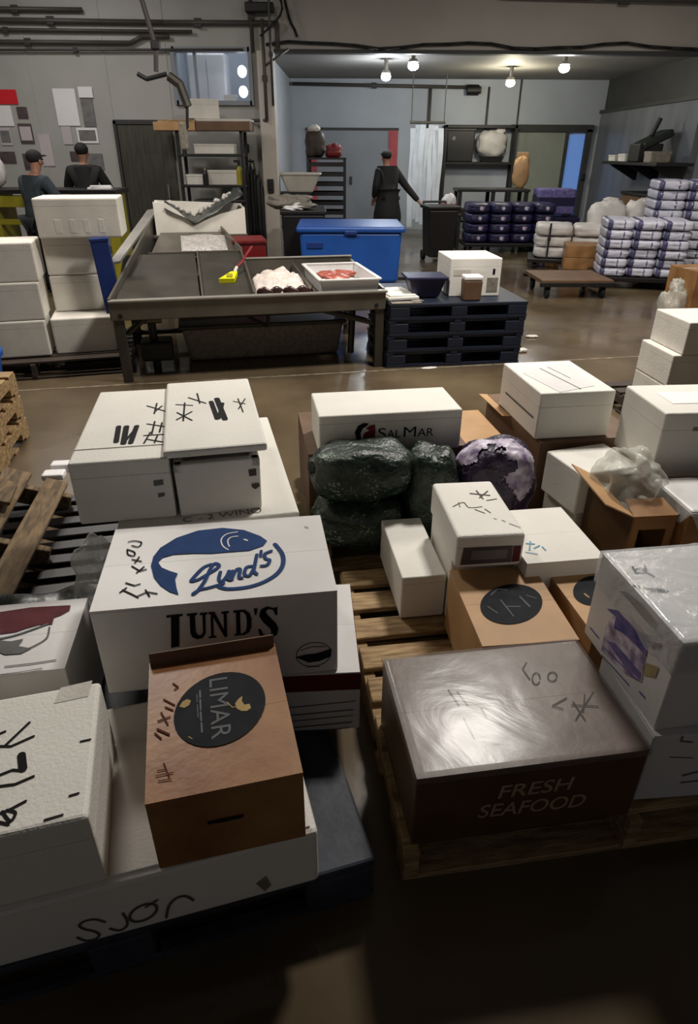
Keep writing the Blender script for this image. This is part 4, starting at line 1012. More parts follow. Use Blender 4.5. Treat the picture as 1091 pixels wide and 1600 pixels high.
t = thing('purple_tote', 'grey lilac tote with a dark band beside the grey green door', 'tote', (3.95, 13.9, 0.60))
MB().box((0.70, 0.5, 0.44), (0, 0, 0.22), bev=0.03).build('body', 'ink_purple', t)
MB().box((0.705, 0.505, 0.16), (0, 0, 0.22), bev=0.01).build('dark_band', 'navy', t)
t = thing('tote_stand', 'dark plastic pallet stack carrying the lilac tote', 'stand', (3.95, 13.9, 0))
for k in range(4):
    MB().box((0.9, 0.8, 0.11), (0, 0, 0.055 + k * 0.149), bev=0.01).build('deck', 'navy', t)
    for x in (-0.35, 0.35):
        MB().box((0.12, 0.7, 0.0385), (x, 0, 0.12925 + k * 0.149)).build('block', 'navy', t)

# rack of dark trays left of the grey door, tub and bundle on it
t = thing('tray_rack', 'black rack of stacked trays left of the grey door', 'rack', (-0.42, 12.75, 0))
for x in (-0.31, 0.31):
    for y in (-0.24, 0.24):
        MB().box((0.045, 0.045, 1.52), (x, y, 0.76)).build('upright', 'iron', t)
for k in range(9):
    z = 0.22 + k * 0.15
    mb = MB()
    mb.box((0.60, 0.50, 0.012), (0, 0, z))
    for yy in (-0.25, 0.25):
        mb.box((0.60, 0.014, 0.055), (0, yy, z + 0.025))
    mb.build('tray', 'black_plastic', t)
MB().box((0.68, 0.54, 0.03), (0, 0, 1.535), bev=0.004).build('top_plate', 'iron', t)
t = thing('dark_bundle', 'dark upright bundle with a pale cap on top of the tray rack', 'bundle', (-0.62, 12.72, 1.552))
MB().pillow((0.32, 0.28, 0.38), (0, 0, 0.19), p=5, jit=0.25, seed=8).build('body', 'wood_dark', t, smooth=True)
MB().pillow((0.20, 0.18, 0.12), (-0.01, 0, 0.42), p=2.2, jit=0.3, seed=1).build('pale_cap', 'foam_grey', t, smooth=True)
t = thing('red_bag', 'small red bag on the tray rack beside the dark bundle', 'bag', (-0.30, 12.62, 1.552))
MB().pillow((0.26, 0.2, 0.18), (0, 0, 0.09), p=5, jit=0.3, seed=11).build('body', 'red', t, smooth=True)
MB().pillow((0.1, 0.08, 0.07), (0.02, 0, 0.18), p=2.2, jit=0.3, seed=12).build('knot', 'red', t, smooth=True)
t = thing('low_rack', 'dark shelf unit at the left under the grey tub', 'rack', (-0.98, 12.25, 0))
MB().box((0.62, 0.5, 0.03), (0, 0, 1.02), bev=0.004).build('shelf', 'iron', t)
MB().box((0.58, 0.46, 0.03), (0, 0, 0.5), bev=0.004).build('shelf', 'iron', t)
for x in (-0.28, 0.28):
    for y in (-0.21, 0.21):
        MB().box((0.04, 0.04, 1.005), (x, y, 0.5025)).build('upright', 'iron', t)
t = thing('grey_tub', 'grey flared tub on the dark shelf unit beside the pillar', 'tub', (-0.85, 12.22, 1.037))
mb = MB()
mb.box((0.66, 0.46, 0.27), (0, 0, 0.135), bev=0.02, taper=0.62)
mb.build('body', 'foam_grey', t)
MB().box((0.70, 0.50, 0.035), (0, 0, 0.275), bev=0.012).build('rim', 'foam_grey', t)
# insulated bins right behind the sorting table
t = thing('black_bin', 'black bulk bin left of the bright blue tote', 'bin', (-0.70, 10.50, 0), 3)
MB().box((0.62, 0.9, 0.72), (0, 0, 0.50), bev=0.03, taper=0.94).build('body', 'black_plastic', t)
MB().box((0.66, 0.94, 0.06), (0, 0, 0.88), bev=0.015).build('rim', 'black_plastic', t)
for x in (-0.22, 0.22):
    MB().box((0.1, 0.8, 0.14), (x, 0, 0.07), bev=0.01).build('skid', 'black_plastic', t)
t = thing('grey_sack', 'grey plastic sheet bundle lying on the black bulk bin', 'sack', (-0.90, 10.35, 0.91), 10)
MB().pillow((0.62, 0.5, 0.20), (0, 0, 0.09), p=2.4, jit=0.45, seed=13).build('body', 'stain', t, smooth=True)
MB().pillow((0.34, 0.2, 0.08), (0.20, -0.22, 0.05), p=2.2, jit=0.5, seed=14).build('loose_end', 'stain', t, smooth=True)
t = thing('white_rag', 'white crumpled cloth on the black bin next to the blue tote', 'cloth', (-0.82, 10.12, 0.908), 0)
MB().pillow((0.30, 0.2, 0.07), (0, 0, 0.033), p=2.3, jit=0.5, seed=15).build('body', 'paper', t, smooth=True)
MB().pillow((0.14, 0.12, 0.06), (0.05, 0.02, 0.07), p=2.3, jit=0.5, seed=16).build('fold', 'paper', t, smooth=True)

t = thing('fish_tote', 'bright blue bulk fish tote behind the sorting table', 'tote', (-0.01, 9.32, 0), 1.5)
MB().box((1.30, 1.05, 0.62), (0, 0, 0.45), bev=0.04, taper=0.95).build('body', 'blue_plastic', t)
MB().box((1.38, 1.12, 0.07), (0, 0, 0.785), bev=0.025).build('lid', 'blue_plastic', t)
for x in (-0.5, 0, 0.5):
    MB().box((0.18, 0.95, 0.14), (x, 0, 0.07), bev=0.02).build('foot', 'blue_plastic', t)
MB().box((0.20, 0.012, 0.07), (-0.46, -0.527, 0.60), bev=0.004).build('moulded_mark', 'blue_panel', t)
MB().box((0.16, 0.03, 0.05), (0.0, -0.555, 0.75), bev=0.01).build('latch', 'blue_panel', t)

# ---- shelf on the right wall with machine
t = thing('wall_shelf', 'dark shelf on the right wall of the rear room', 'shelf', (5.28, 13.2, 1.42), 0)
MB().box((0.62, 2.6, 0.05), (0, 0, 0.06), bev=0.005).build('board', 'iron', t)
for y in (-1.0, 0, 1.0):
    mb = MB()
    mb.quad((-0.26, y, 0.03), (0.31, y, 0.03), (0.31, y, -0.24), (0.26, y, -0.24), 0.03)
    mb.build('bracket', 'iron', t)
t = thing('bench_machine', 'dark machine on the right wall shelf with a tilted hood', 'machine', (5.15, 12.9, 1.506))
MB().box((0.42, 0.46, 0.28), (0, 0, 0.14), bev=0.02).build('base', 'iron', t)
MB().box((0.52, 0.5, 0.12), (0.10, 0, 0.34), rot=(0, -0.45, 0), bev=0.03).build('hood', 'green_sheet', t)
MB().cyl((0.05, 0, 0.40), (0.15, 0, 0.66), 0.04).build('arm', 'iron', t)
for i, (y, lb, m_, s_) in enumerate(((13.95, 'pale box at the far end of the right wall shelf', 'foam_grey', (0.4, 0.34, 0.10)), (13.45, 'pale bundle left of the dark machine on the shelf', 'sack_warm', (0.4, 0.34, 0.12)), (12.35, 'grey box right of the dark machine on the shelf', 'stain', (0.34, 0.3, 0.16)))):
    t = thing('shelf_box', lb, 'box', (5.15, y, 1.506))
    MB().box(s_, (0, 0, s_[2] / 2), bev=0.01, taper=0.96).build('body', m_, t)
    MB().box((s_[0] * 1.02, s_[1] * 1.02, s_[2] * 0.25), (0, 0, s_[2] * 0.9), bev=0.006).build('lid', m_, t)
t = thing('lower_cabinet', 'dark brown cabinet below the right wall shelf', 'cabinet', (5.34, 12.6, 0))
MB().box((0.5, 1.7, 0.975), (0, 0, 0.4875), bev=0.01).build('body', 'dark_card', t)
MB().box((0.54, 1.76, 0.05), (0, 0, 1.0), bev=0.006).build('top', 'iron', t)
for y in (-0.42, 0.42):
    dd = MB().box((0.02, 0.78, 0.86), (-0.26, y, 0.47), bev=0.006).build('door', 'dark_card', t)
    MB().box((0.02, 0.03, 0.12), (-0.28, y * 0.3, 0.55), bev=0.006).build('handle', 'steel', dd)

# ---- sack stacks
def dolly(label, loc, rz, w, d, m='black_plastic'):
    t = thing('dolly', label, 'dolly', loc, rz)
    MB().box((w, d, 0.06), (0, 0, 0.13), bev=0.01).build('deck', m, t)
    for sx in (-1, 1):
        for sy in (-1, 1):
            x, y = sx * (w / 2 - 0.12), sy * (d / 2 - 0.12)
            mb = MB()
            mb.cyl((x - 0.02, y, 0.05), (x + 0.02, y, 0.05), 0.05, seg=16)
            mb.box((0.06, 0.03, 0.06), (x, y, 0.085))
            mb.build('caster', 'rubber', t)
    return t
ORD = ['bottom', 'second', 'third', 'fourth', 'fifth', 'sixth', 'seventh', 'eighth', 'ninth', 'tenth']
def sack_stack(where, origin, rz, cols, layers, sw, sh, sd, m, pm, group, z0=0.16, seedo=0, print_='bands', form=7.0):
    """sacks laid in layers; origin = front left corner on the floor"""
    a = R(rz)
    c, s = math.cos(a), math.sin(a)
    src = []
    cn = {2: ['left', 'right'], 3: ['left', 'middle', 'right'], 4: ['leftmost', 'second', 'third', 'rightmost']}[cols]
    for v in range(2):
        t = thing('sack', '', 'sack', (0, 0, 0), rz, group)
        MB().pillow((sw * 0.975, sd, sh * 1.0), (0, 0, sh / 2), p=form, jit=0.05, seed=seedo + v, u=28, v=14).build('body', m, t, smooth=True)
        if print_ == 'bands':
            for x in ((-0.36, 0.10) if v else (-0.36, 0.14)):
                mb = MB().pillow((sw * (0.20 if x < 0 else 0.10), sd * 1.006, sh * 1.003), (x * sw, 0, sh / 2), p=form, jit=0.05, seed=seedo + v, u=16, v=12)
                mb.build('printed_band', pm, t, smooth=True)
        elif print_ == 'round':
            mb = MB()
            mb.pillow((sw * 0.30, 0.03, sh * 0.55), (0.08 * sw, -sd / 2 + 0.01, sh * 0.52), p=2, u=16, v=10)
            mb.build('printed_emblem', pm, t, smooth=True)
        src.append(t)
    used = [False, False]
    for k in range(layers):
        for i in range(cols):
            v = (k + i) % 2
            jx, jy = random.uniform(-0.006, 0.006), random.uniform(-0.035, 0.035)
            x, y = (i + 0.5) * sw + jx, sd / 2 + jy
            loc = (origin[0] + x * c - y * s, origin[1] + x * s + y * c, z0 + k * sh)
            lb = '%s, %s column, %s layer, %s' % (group_word(group), cn[i], ORD[k] if k < layers - 1 else 'top', where)
            rot = (0, 0, a + random.uniform(-0.015, 0.015))
            if not used[v]:
                used[v] = True
                o = src[v]
                o.location, o.rotation_euler = loc, rot
                o['label'] = lb
            else:
                copy_thing(src[v], loc, rot, lb, group)
def group_word(g):
    return {'white blue printed sacks on the near dolly': 'white blue printed sack', 'white blue printed sacks in the tall pile': 'white blue printed sack',
            'plain white sacks on the black skid': 'plain white sack', 'navy printed sacks in the rear room': 'navy sack with white print'}[g]

dolly('black dolly under the low stack of white and blue sacks', (4.02, 9.62, 0), -12, 1.15, 0.85)
sack_stack('low stack on near dolly', (3.42, 9.34), -12, 3, 6, 0.37, 0.118, 0.80, 'sack', 'sack_print', 'white blue printed sacks on the near dolly', 0.16, 1)
dolly('black dolly under the tall pile of sacks at the right', (5.08, 10.55, 0), -12, 1.35, 0.9)
sack_stack('tall pile at right', (4.38, 10.24), -12, 3, 9, 0.44, 0.128, 0.85, 'sack', 'sack_print', 'white blue printed sacks in the tall pile', 0.16, 4)
dolly('black skid on wheels under the plain white sacks', (3.50, 11.25, 0), -14, 1.15, 0.8)
sack_stack('pile behind the brown cartons', (2.93, 11.05), -14, 2, 3, 0.58, 0.165, 0.75, 'sack_warm', 'sack_warm', 'plain white sacks on the black skid', 0.16, 7, None)
t = thing('sack_strap', 'dark strap around the plain white sacks', 'strap', (3.14, 10.97, 0.16), -14)
MB().box((0.03, 0.012, 0.52), (0, -0.02, 0.26)).build('band', 'cable', t)
MB().box((0.05, 0.02, 0.05), (0, -0.028, 0.30), bev=0.004).build('buckle', 'iron', t)
dolly('dark skid under the navy sacks in the rear room', (2.98, 13.25, 0), 1, 1.7, 0.75)
sack_stack('stack in the rear room', (2.16, 12.92), 1, 4, 4, 0.41, 0.168, 0.70, 'sack_navy', 'print_lilac', 'navy printed sacks in the rear room', 0.16, 10, 'round')
# two big white bulk sacks behind
for x, lb, sd_ in ((4.22, 'left big cream bulk sack standing behind the low sack stack', 21), (4.80, 'right big cream bulk sack standing behind the low sack stack', 22)):
    t = thing('bulk_sack', lb, 'sack', (x, 11.62, 0), group='cream bulk sacks')
    MB().pillow((0.56, 0.5, 0.96), (0, 0, 0.48), p=5, jit=0.18, seed=sd_).build('body', 'sack_warm', t, smooth=True)
    MB().pillow((0.26, 0.2, 0.10), (0.03, 0, 0.96), p=2.6, jit=0.4, seed=sd_ + 3).build('gathered_top', 'sack_warm', t, smooth=True)
    MB().pillow((0.565, 0.505, 0.16), (0, 0, 0.58), p=5, jit=0.05, seed=sd_).build('faded_print', 'red_strip', t, smooth=True)
# brown flat cartons beside the white sacks
for k in range(2):
    t = thing('flat_carton', ['lower', 'upper'][k] + ' of two brown flat cartons in front of the white sacks', 'carton', (3.56, 10.52, 0.10 + k * 0.17), -14 + 2 * k, 'brown flat cartons')
    carton(t, (0.56, 0.5, 0.166), 'brown_card', None)
t = thing('carton_skid', 'low dark skid under the brown flat cartons', 'skid', (3.56, 10.52, 0), -14)
MB().box((0.66, 0.6, 0.04), (0, 0, 0.078), bev=0.005).build('deck', 'wood_dark', t)
for x in (-0.27, 0.27):
    MB().box((0.08, 0.58, 0.058), (x, 0, 0.029)).build('runner', 'wood_dark', t)
# tan hump behind the white pile
t = thing('kraft_roll', 'brown paper roll lying behind the plain white sacks', 'roll', (4.0, 12.6, 0.0), 10)
MB().cyl((-0.35, 0, 0.20), (0.35, 0, 0.20), 0.20, seg=26).build('paper', 'brown_card', t)
MB().cyl((-0.36, 0, 0.20), (0.36, 0, 0.20), 0.05, seg=16).build('core', 'dark_card', t)

# ---- empty platform cart
t = thing('platform_cart', 'empty black platform cart on the wet floor', 'cart', (2.89, 8.98, 0), 2)
MB().box((0.92, 0.82, 0.05), (0, 0, 0.205), bev=0.008).build('deck', 'dark_card', t)
MB().box((0.96, 0.06, 0.05), (0, -0.40, 0.175), bev=0.005).build('frame_bar', 'iron', t)
MB().box((0.96, 0.06, 0.05), (0, 0.40, 0.175), bev=0.005).build('frame_bar', 'iron', t)
for sx in (-0.36, 0.36):
    for sy in (-0.33, 0.33):
        mb = MB().cyl((sx - 0.022, sy, 0.065), (sx + 0.022, sy, 0.065), 0.065, seg=18)
        mb.box((0.07, 0.05, 0.05), (sx, sy, 0.13))
        mb.build('caster', 'rubber', t)
# carton at the right edge and a clear bag by it
t = thing('floor_carton', 'brown carton on the floor at the right edge of the photo', 'carton', (3.86, 7.28, 0), 8)
carton(t, (0.62, 0.5, 0.58), 'brown_card', 'tape')
t = thing('clear_bag', 'crumpled clear bag on the floor by the brown carton', 'bag', (3.40, 6.98, 0))
MB().pillow((0.26, 0.26, 0.42), (0, 0, 0.21), p=2.3, jit=0.5, seed=31).build('body', 'bag_clear', t, smooth=True)
MB().pillow((0.12, 0.1, 0.12), (0, 0, 0.45), p=2.3, jit=0.6, seed=32).build('gathered_top', 'bag_clear', t, smooth=True)

# ================================================================ RACK BESIDE THE STEEL DOOR
t = thing('shelf_rack', 'tall dark rack with brown top boards beside the steel door', 'rack', (-2.13, 11.35, 0))
for x in (-0.48, 0.48):
    for y in (-0.2, 0.2):
        MB().box((0.045, 0.045, 1.90), (x, y, 0.95)).build('upright', 'iron', t)
for z in (0.25, 1.16, 1.58):
    MB().box((1.0, 0.46, 0.035), (0, 0, z), bev=0.004).build('shelf', 'iron', t)
t = thing('top_tray', 'left orange brown wooden tray on top of the dark rack', 'tray', (-2.62, 11.3, 1.902))
MB().box((0.62, 0.48, 0.11), (0, 0, 0.055), bev=0.006).build('body', 'tan_card', t)
MB().box((0.58, 0.46, 0.03), (0.05, 0, 0.125), bev=0.004).build('board', 'wood', t)
t = thing('top_tray', 'right brown wooden tray on top of the dark rack', 'tray', (-1.90, 11.3, 1.902))
MB().box((0.80, 0.48, 0.12), (0, 0, 0.06), bev=0.006).build('body', 'dark_card', t)
MB().box((0.82, 0.46, 0.03), (0, 0, 0.135), bev=0.004).build('board', 'foam_grey', t)
t = thing('foam_box', 'small white foam box on top of the rack under the office window', 'box', (-2.22, 11.3, 2.055), 14)
foam_box(t, (0.46, 0.34, 0.25), 'foam_far')
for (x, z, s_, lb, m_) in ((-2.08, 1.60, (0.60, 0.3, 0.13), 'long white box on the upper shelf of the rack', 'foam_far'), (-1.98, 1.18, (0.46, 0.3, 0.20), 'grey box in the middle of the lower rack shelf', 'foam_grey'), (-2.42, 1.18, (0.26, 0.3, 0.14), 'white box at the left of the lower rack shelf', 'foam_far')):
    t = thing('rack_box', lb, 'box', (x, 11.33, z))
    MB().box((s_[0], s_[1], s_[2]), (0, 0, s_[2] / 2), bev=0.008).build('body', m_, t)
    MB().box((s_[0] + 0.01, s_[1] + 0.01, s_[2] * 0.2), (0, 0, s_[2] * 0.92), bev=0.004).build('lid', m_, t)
t = thing('spray_bottle', 'yellow green bottle with dark cap on the lower rack shelf', 'bottle', (-1.72, 11.2, 1.18))
MB().cyl((0, 0, 0), (0, 0, 0.20), 0.05, seg=18).cyl((0, 0, 0.20), (0, 0, 0.26), 0.05, 0.018, seg=18).build('body', 'yellow_dull', t)
MB().cyl((0, 0, 0.26), (0, 0, 0.31), 0.022).box((0.10, 0.03, 0.035), (-0.03, 0, 0.325), bev=0.008).build('trigger_cap', 'iron', t)
t = thing('dark_bottle', 'small dark bottle on the lower rack shelf by the white box', 'bottle', (-2.24, 11.15, 1.18))
MB().cyl((0, 0, 0), (0, 0, 0.15), 0.04, seg=16).cyl((0, 0, 0.15), (0, 0, 0.2), 0.04, 0.015, seg=16).build('body', 'black_plastic', t)
MB().cyl((0, 0, 0.20), (0, 0, 0.235), 0.018).build('cap', 'steel_light', t)
t = thing('black_tub', 'wide black tub below the lower rack shelf', 'tub', (-2.05, 11.3, 0.27))
MB().box((0.76, 0.36, 0.68), (0, 0, 0.34), bev=0.03, taper=0.9).build('body', 'black_plastic', t)
MB().box((0.80, 0.40, 0.05), (0, 0, 0.68), bev=0.015).build('rim', 'black_plastic', t)
t = thing('rubber_apron', 'long black rubber apron hanging right of the rack', 'apron', (-1.60, 11.62, 0), 0)
mb = MB()
for i in range(7):
    x0 = -0.15 + i * 0.05
    z1 = 1.42 - 0.05 * abs(i - 3) ** 1.3
    z0 = 0.24 + 0.03 * ((i * 7) % 3)
    mb.pillow((0.075, 0.10 + 0.03 * (i % 2), z1 - z0), (x0, 0.015 * math.sin(i * 2.2), (z0 + z1) / 2), p=3, jit=0.2, seed=i, u=12, v=12)
mb.build('body', 'rubber', t, smooth=True)
MB().tube([(-0.06, 0.02, 1.38), (-0.04, 0.03, 1.50), (0.04, 0.03, 1.50), (0.06, 0.02, 1.38)], 0.01).build('neck_strap', 'rubber', t)
t = thing('apron_hook', 'steel hook on the pillar that holds the apron', 'hook', (-1.60, 11.64, 1.485))
MB().cyl((0, 0, 0), (0, 0.36, 0.02), 0.010).build('shank', 'iron', t)
MB().cyl((0, 0, 0), (0, -0.02, 0.05), 0.010).build('tip', 'iron', t)
t = thing('wall_switch', 'small dark switch box on the wall above the apron', 'switch', (-1.70, 11.97, 1.62))
MB().box((0.09, 0.05, 0.12), (0, 0, 0.06), bev=0.008).build('body', 'iron', t)
MB().box((0.03, 0.02, 0.05), (0, -0.03, 0.06), bev=0.004).build('toggle', 'steel', t)
t = thing('wall_socket', 'small dark box at the pillar corner beside the hanging apron', 'box', (-1.30, 11.66, 1.05))
MB().box((0.10, 0.05, 0.20), (0, 0, 0.10), bev=0.008).build('body', 'iron', t)
MB().box((0.07, 0.015, 0.12), (0, -0.03, 0.10), bev=0.004).build('cover', 'black_plastic', t)

# hanging scale / hoist in front of the office window
t = thing('hoist_arm', 'dark jointed hoist arm hanging in front of the office window', 'hoist', (-2.27, 9.0, 2.42))
MB().tube([(-0.14, 0, 2.25), (-0.115, 0, 0.9), (0.03, 0, 0.26), (0.0, 0, 0.02)], 0.028).build('drop_pipe', 'pipe', t)
MB().tube([(-0.22, 0, 0.0), (-0.12, 0, -0.05), (0.12, 0, 0.0)], 0.024).build('cross_arm', 'iron', t)
MB().box((0.10, 0.10, 0.09), (0.03, 0, 0.27), bev=0.015).build('joint', 'iron', t)
MB().tube([(0.14, 0, -0.02), (0.26, 0, -0.10), (0.33, 0, -0.32)], 0.05).build('motor_body', 'steel_dark', t)
MB().tube([(0.32, 0, -0.32), (0.30, 0, -0.52), (0.24, 0, -0.62), (0.22, 0, -0.84)], 0.018).build('hook_chain', 'iron', t)
MB().box((0.10, 0.06, 0.30), (0.245, 0.0, -0.62), bev=0.03).build('chain_bag', 'stain', t)

# ================================================================ FOAM BOX STACKS AT LEFT
def pallet(name, label, loc, rz, w, d, m, boards=7, h=0.145, rot=None, group=None):
    """wooden pallet: deck boards along local x, stringers along local y; origin at the centre on the floor"""
    t = thing(name, label, 'pallet', loc, rz, group, rot)
    bt = 0.020
    for i in range(boards):
        y = -d / 2 + (i + 0.5) * d / boards
        MB().box((w, d / boards * 0.70, bt), (random.uniform(-0.006, 0.006), y, h - bt / 2), rot=(0, 0, random.uniform(-0.008, 0.008)), bev=0.003, seg=1).build('deck_board', m, t)
    for x in (-w / 2 + 0.02, 0, w / 2 - 0.02):
        mb = MB()
        hh = h - 2 * bt
        z = bt + hh / 2
        nt_ = 0.20 * d
        # stringer with two fork notches
        mb.box((0.038, d, hh * 0.55), (x, 0, bt + hh * 0.725), bev=0.002, seg=1)
        for y, ln in ((-d / 2 + 0.075 * d, 0.15 * d), (0, 0.28 * d), (d / 2 - 0.075 * d, 0.15 * d)):
            mb.box((0.038, ln, hh * 0.46), (x, y, bt + hh * 0.23), bev=0.002, seg=1)
        mb.build('stringer', m, t)
    for y in (-d / 2 + 0.05, -d / 2 + 0.30 * d, 0, d / 2 - 0.30 * d, d / 2 - 0.05):
        MB().box((w, 0.085, bt), (0, y, bt / 2), bev=0.003, seg=1).build('bottom_board', m, t)
    return t
def plastic_pallet(name, label, loc, rz, w, d, m, h=0.135, solid=False, group=None):
    t = thing(name, label, 'pallet', loc, rz, group)
    mb = MB()
    if solid:
        mb.box((w, d, 0.03), (0, 0, h - 0.015), bev=0.008)
    else:
        n = 9
        for i in range(n):
            mb.box((w, d / n * 0.62, 0.028), (0, -d / 2 + (i + 0.5) * d / n, h - 0.014), bev=0.004, seg=1)
        for x in (-w / 2 + 0.03, 0, w / 2 - 0.03):
            mb.box((0.06, d, 0.024), (x, 0, h - 0.014))
    mb.build('deck', m, t)
    for x in (-w / 2 + 0.09, 0, w / 2 - 0.09):
        for y in (-d / 2 + 0.07, 0, d / 2 - 0.07):
            MB().box((0.17 if x else 0.14, 0.14, h - 0.052), (x, y, 0.024 + (h - 0.052) / 2), bev=0.008).build('block', m, t)
        MB().box((0.16, d, 0.024), (x, 0, 0.012), bev=0.004).build('runner', m, t)
    MB().box((w, 0.03, 0.024), (0, -d / 2 + 0.02, 0.012)).build('front_runner', m, t)
    return t

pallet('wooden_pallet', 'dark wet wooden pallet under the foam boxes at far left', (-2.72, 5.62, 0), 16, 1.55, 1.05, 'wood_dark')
LB = ['lowest', 'second from the floor', 'third from the floor', 'topmost']
a = R(16)
def stack_box(name_label, front_right, w, d, h, z, rz, m='foam_far', dent=False):
    c, s = math.cos(R(rz)), math.sin(R(rz))
    cx = front_right[0] - w / 2 * c - d / 2 * s
    cy = front_right[1] - w / 2 * s + d / 2 * c
    t = thing('foam_box', name_label, 'box', (cx, cy, z), rz, 'foam boxes stacked at far left')
    foam_box(t, (w, d, h), m, lid=0.2, bev=0.014)
    if dent:
        for i in range(4):
            MB().box((0.045, 0.004, 0.10), (-0.16 + i * 0.11, -d / 2, h * 0.30), bev=0.0015).build('moulded_rib', m, t)
    return t
H3 = 0.293
for k in range(3):
    stack_box(['bottom', 'middle', 'top'][k] + ' white foam box of the left stack at the photo edge', (-2.49 + 0.008 * k, 5.31 + 0.02 * k, 0), 0.62, 0.42, H3 - 0.003, 0.147 + k * H3, 16)
stack_box('wide white foam box at the bottom of the right stack, beside the table leg', (-1.99, 5.48), 0.49, 0.62, H3 - 0.003, 0.147, 16)
stack_box('second foam box up in the right stack behind the blue panel', (-2.05, 5.74), 0.48, 0.40, H3 - 0.003, 0.147 + H3, 16)
stack_box('third foam box up in the right stack, level with the blue panel top', (-2.05, 5.74), 0.48, 0.40, H3 - 0.003, 0.147 + 2 * H3, 16)
stack_box('open topped foam box highest on the right stack, with finger dents', (-1.86, 5.66), 0.64, 0.44, H3, 0.147 + 3 * H3, 12, dent=True)
t = thing('plastic_sheet', 'upright deep blue plastic panel between the foam stack and the table', 'panel', (-2.005, 5.60, 0.441), 16, rot=(0, R(-3), R(16)))
MB().box((0.14, 0.035, 0.58), (0, 0, 0.29), bev=0.008).build('sheet', 'blue_panel', t)
MB().box((0.15, 0.05, 0.03), (0, 0, 0.575), bev=0.008).build('rim', 'blue_panel', t)
t = thing('blue_tub', 'bright blue round tub cut by the left photo edge', 'tub', (-2.80, 4.60, 0))
MB().cyl((0, 0, 0.0), (0, 0, 0.35), 0.19, 0.245, seg=30).build('body', 'blue_plastic', t)
MB().cyl((0, 0, 0.33), (0, 0, 0.365), 0.26, seg=30).build('rim', 'blue_plastic', t)
# ================================================================ STEEL SORTING TABLE
TB = (-1.835, 5.03, 0)
t = thing('sorting_table', 'long stainless steel sorting table in the middle of the hall', 'table', TB, 13.0)
LW = 2.19
def strut(name, a, b, w=0.05, m='steel_dark'):
    return MB().tube([a, b], w / 2, seg=8).build(name, m, t)
MB().box((LW, 0.03, 0.14), (LW / 2, 0.02, 0.565), bev=0.006).build('front_apron', 'steel', t)
MB().box((LW + 0.02, 0.07, 0.02), (LW / 2, 0.02, 0.640), bev=0.006).build('front_rim', 'steel_light', t)
MB().box((LW, 1.28, 0.02), (LW / 2, 0.66, 0.595)).build('deck', 'steel_dark', t)
# sloping panels at left, two of them
for x0, x1 in ((0.04, 0.68), (0.71, 1.10)):
    MB().quad((x0, 0.06, 0.615), (x1, 0.06, 0.615), (x1, 1.28, 0.80), (x0, 1.28, 0.80), 0.012).build('sloping_panel', 'steel_dark', t)
MB().quad((0.695, 0.05, 0.63), (0.71, 0.05, 0.63), (0.71, 1.28, 0.815), (0.695, 1.28, 0.815), 0.03).build('divider_bar', 'steel', t)
MB().quad((1.11, 0.05, 0.60), (1.11, 0.05, 0.665), (1.11, 1.28, 0.835), (1.11, 1.28, 0.60), 0.015).build('side_wall', 'steel', t)
MB().quad((1.60, 0.05, 0.60), (1.60, 0.05, 0.655), (1.60, 1.26, 0.70), (1.60, 1.26, 0.60), 0.012).build('side_wall', 'steel', t)
MB().quad((LW - 0.01, 0.05, 0.55), (LW - 0.01, 0.05, 0.66), (LW - 0.01, 1.28, 0.72), (LW - 0.01, 1.28, 0.55), 0.02).build('side_wall', 'steel_light', t)
MB().box((LW - 1.1, 0.02, 0.16), ((LW + 1.1) / 2, 1.29, 0.66), bev=0.004).build('back_wall', 'steel', t)
MB().box((LW - 1.1, 0.04, 0.015), ((LW + 1.1) / 2, 1.29, 0.748), bev=0.004).build('back_rim', 'steel_light', t)
# left flange and chute side
MB().quad((0.0, 0.0, 0.50), (0.0, 0.0, 0.66), (0.32, 2.55, 1.08), (0.32, 2.55, 0.75), 0.02).build('chute_side', 'steel', t)
MB().quad((-0.06, 0.9, 0.78), (0.04, 0.9, 0.80), (0.36, 2.55, 1.10), (0.24, 2.55, 1.08), 0.02).build('chute_flange', 'steel_light', t)
# raised hopper tray
hb = MB()
hb.quad((0.26, 1.30, 0.76), (1.12, 1.30, 0.76), (0.98, 2.10, 0.90), (0.36, 2.10, 0.90), 0.015)
hb.quad((1.12, 1.30, 0.76), (1.12, 1.30, 0.84), (0.98, 2.10, 0.96), (0.98, 2.10, 0.88), 0.015)
hb.quad((0.26, 1.30, 0.78), (1.12, 1.30, 0.78), (1.12, 1.30, 0.82), (0.26, 1.30, 0.82), 0.02)
hb.build('hopper_tray', 'steel', t)
MB().box((0.98, 0.50, 0.03), (0.76, 2.36, 0.865), bev=0.004).build('rear_ledge', 'steel', t)
for x, y, zt in ((0.045, 0.05, 0.60), (LW - 0.045, 0.05, 0.60), (0.06, 1.24, 0.60), (LW - 0.05, 1.24, 0.60), (0.34, 2.52, 0.85), (1.15, 2.52, 0.85)):
    MB().box((0.075, 0.06, zt), (x, y, zt / 2), bev=0.004).build('leg', 'steel_dark', t)
for x in (0.045, LW - 0.10):
    MB().cyl((x + 0.02, 0.0, 0.53), (x + 0.02, 0.018, 0.53), 0.018, seg=12).build('bolt', 'iron', t)
strut('cross_rail', (0.5, 0.30, 0.43), (LW - 0.08, 0.30, 0.45), 0.04, 'iron')
strut('brace', (1.06, 0.30, 0.42), (1.22, 0.30, 0.33), 0.03, 'iron')
strut('brace', (1.22, 0.30, 0.33), (1.25, 0.30, 0.50), 0.03, 'iron')
strut('brace', (1.60, 0.16, 0.50), (LW - 0.05, 0.10, 0.36), 0.05)
strut('brace', (LW - 0.22, 0.35, 0.05), (LW - 0.20, 0.35, 0.55), 0.06)
strut('brace', (0.08, 0.15, 0.36), (0.30, 0.15, 0.53), 0.05)
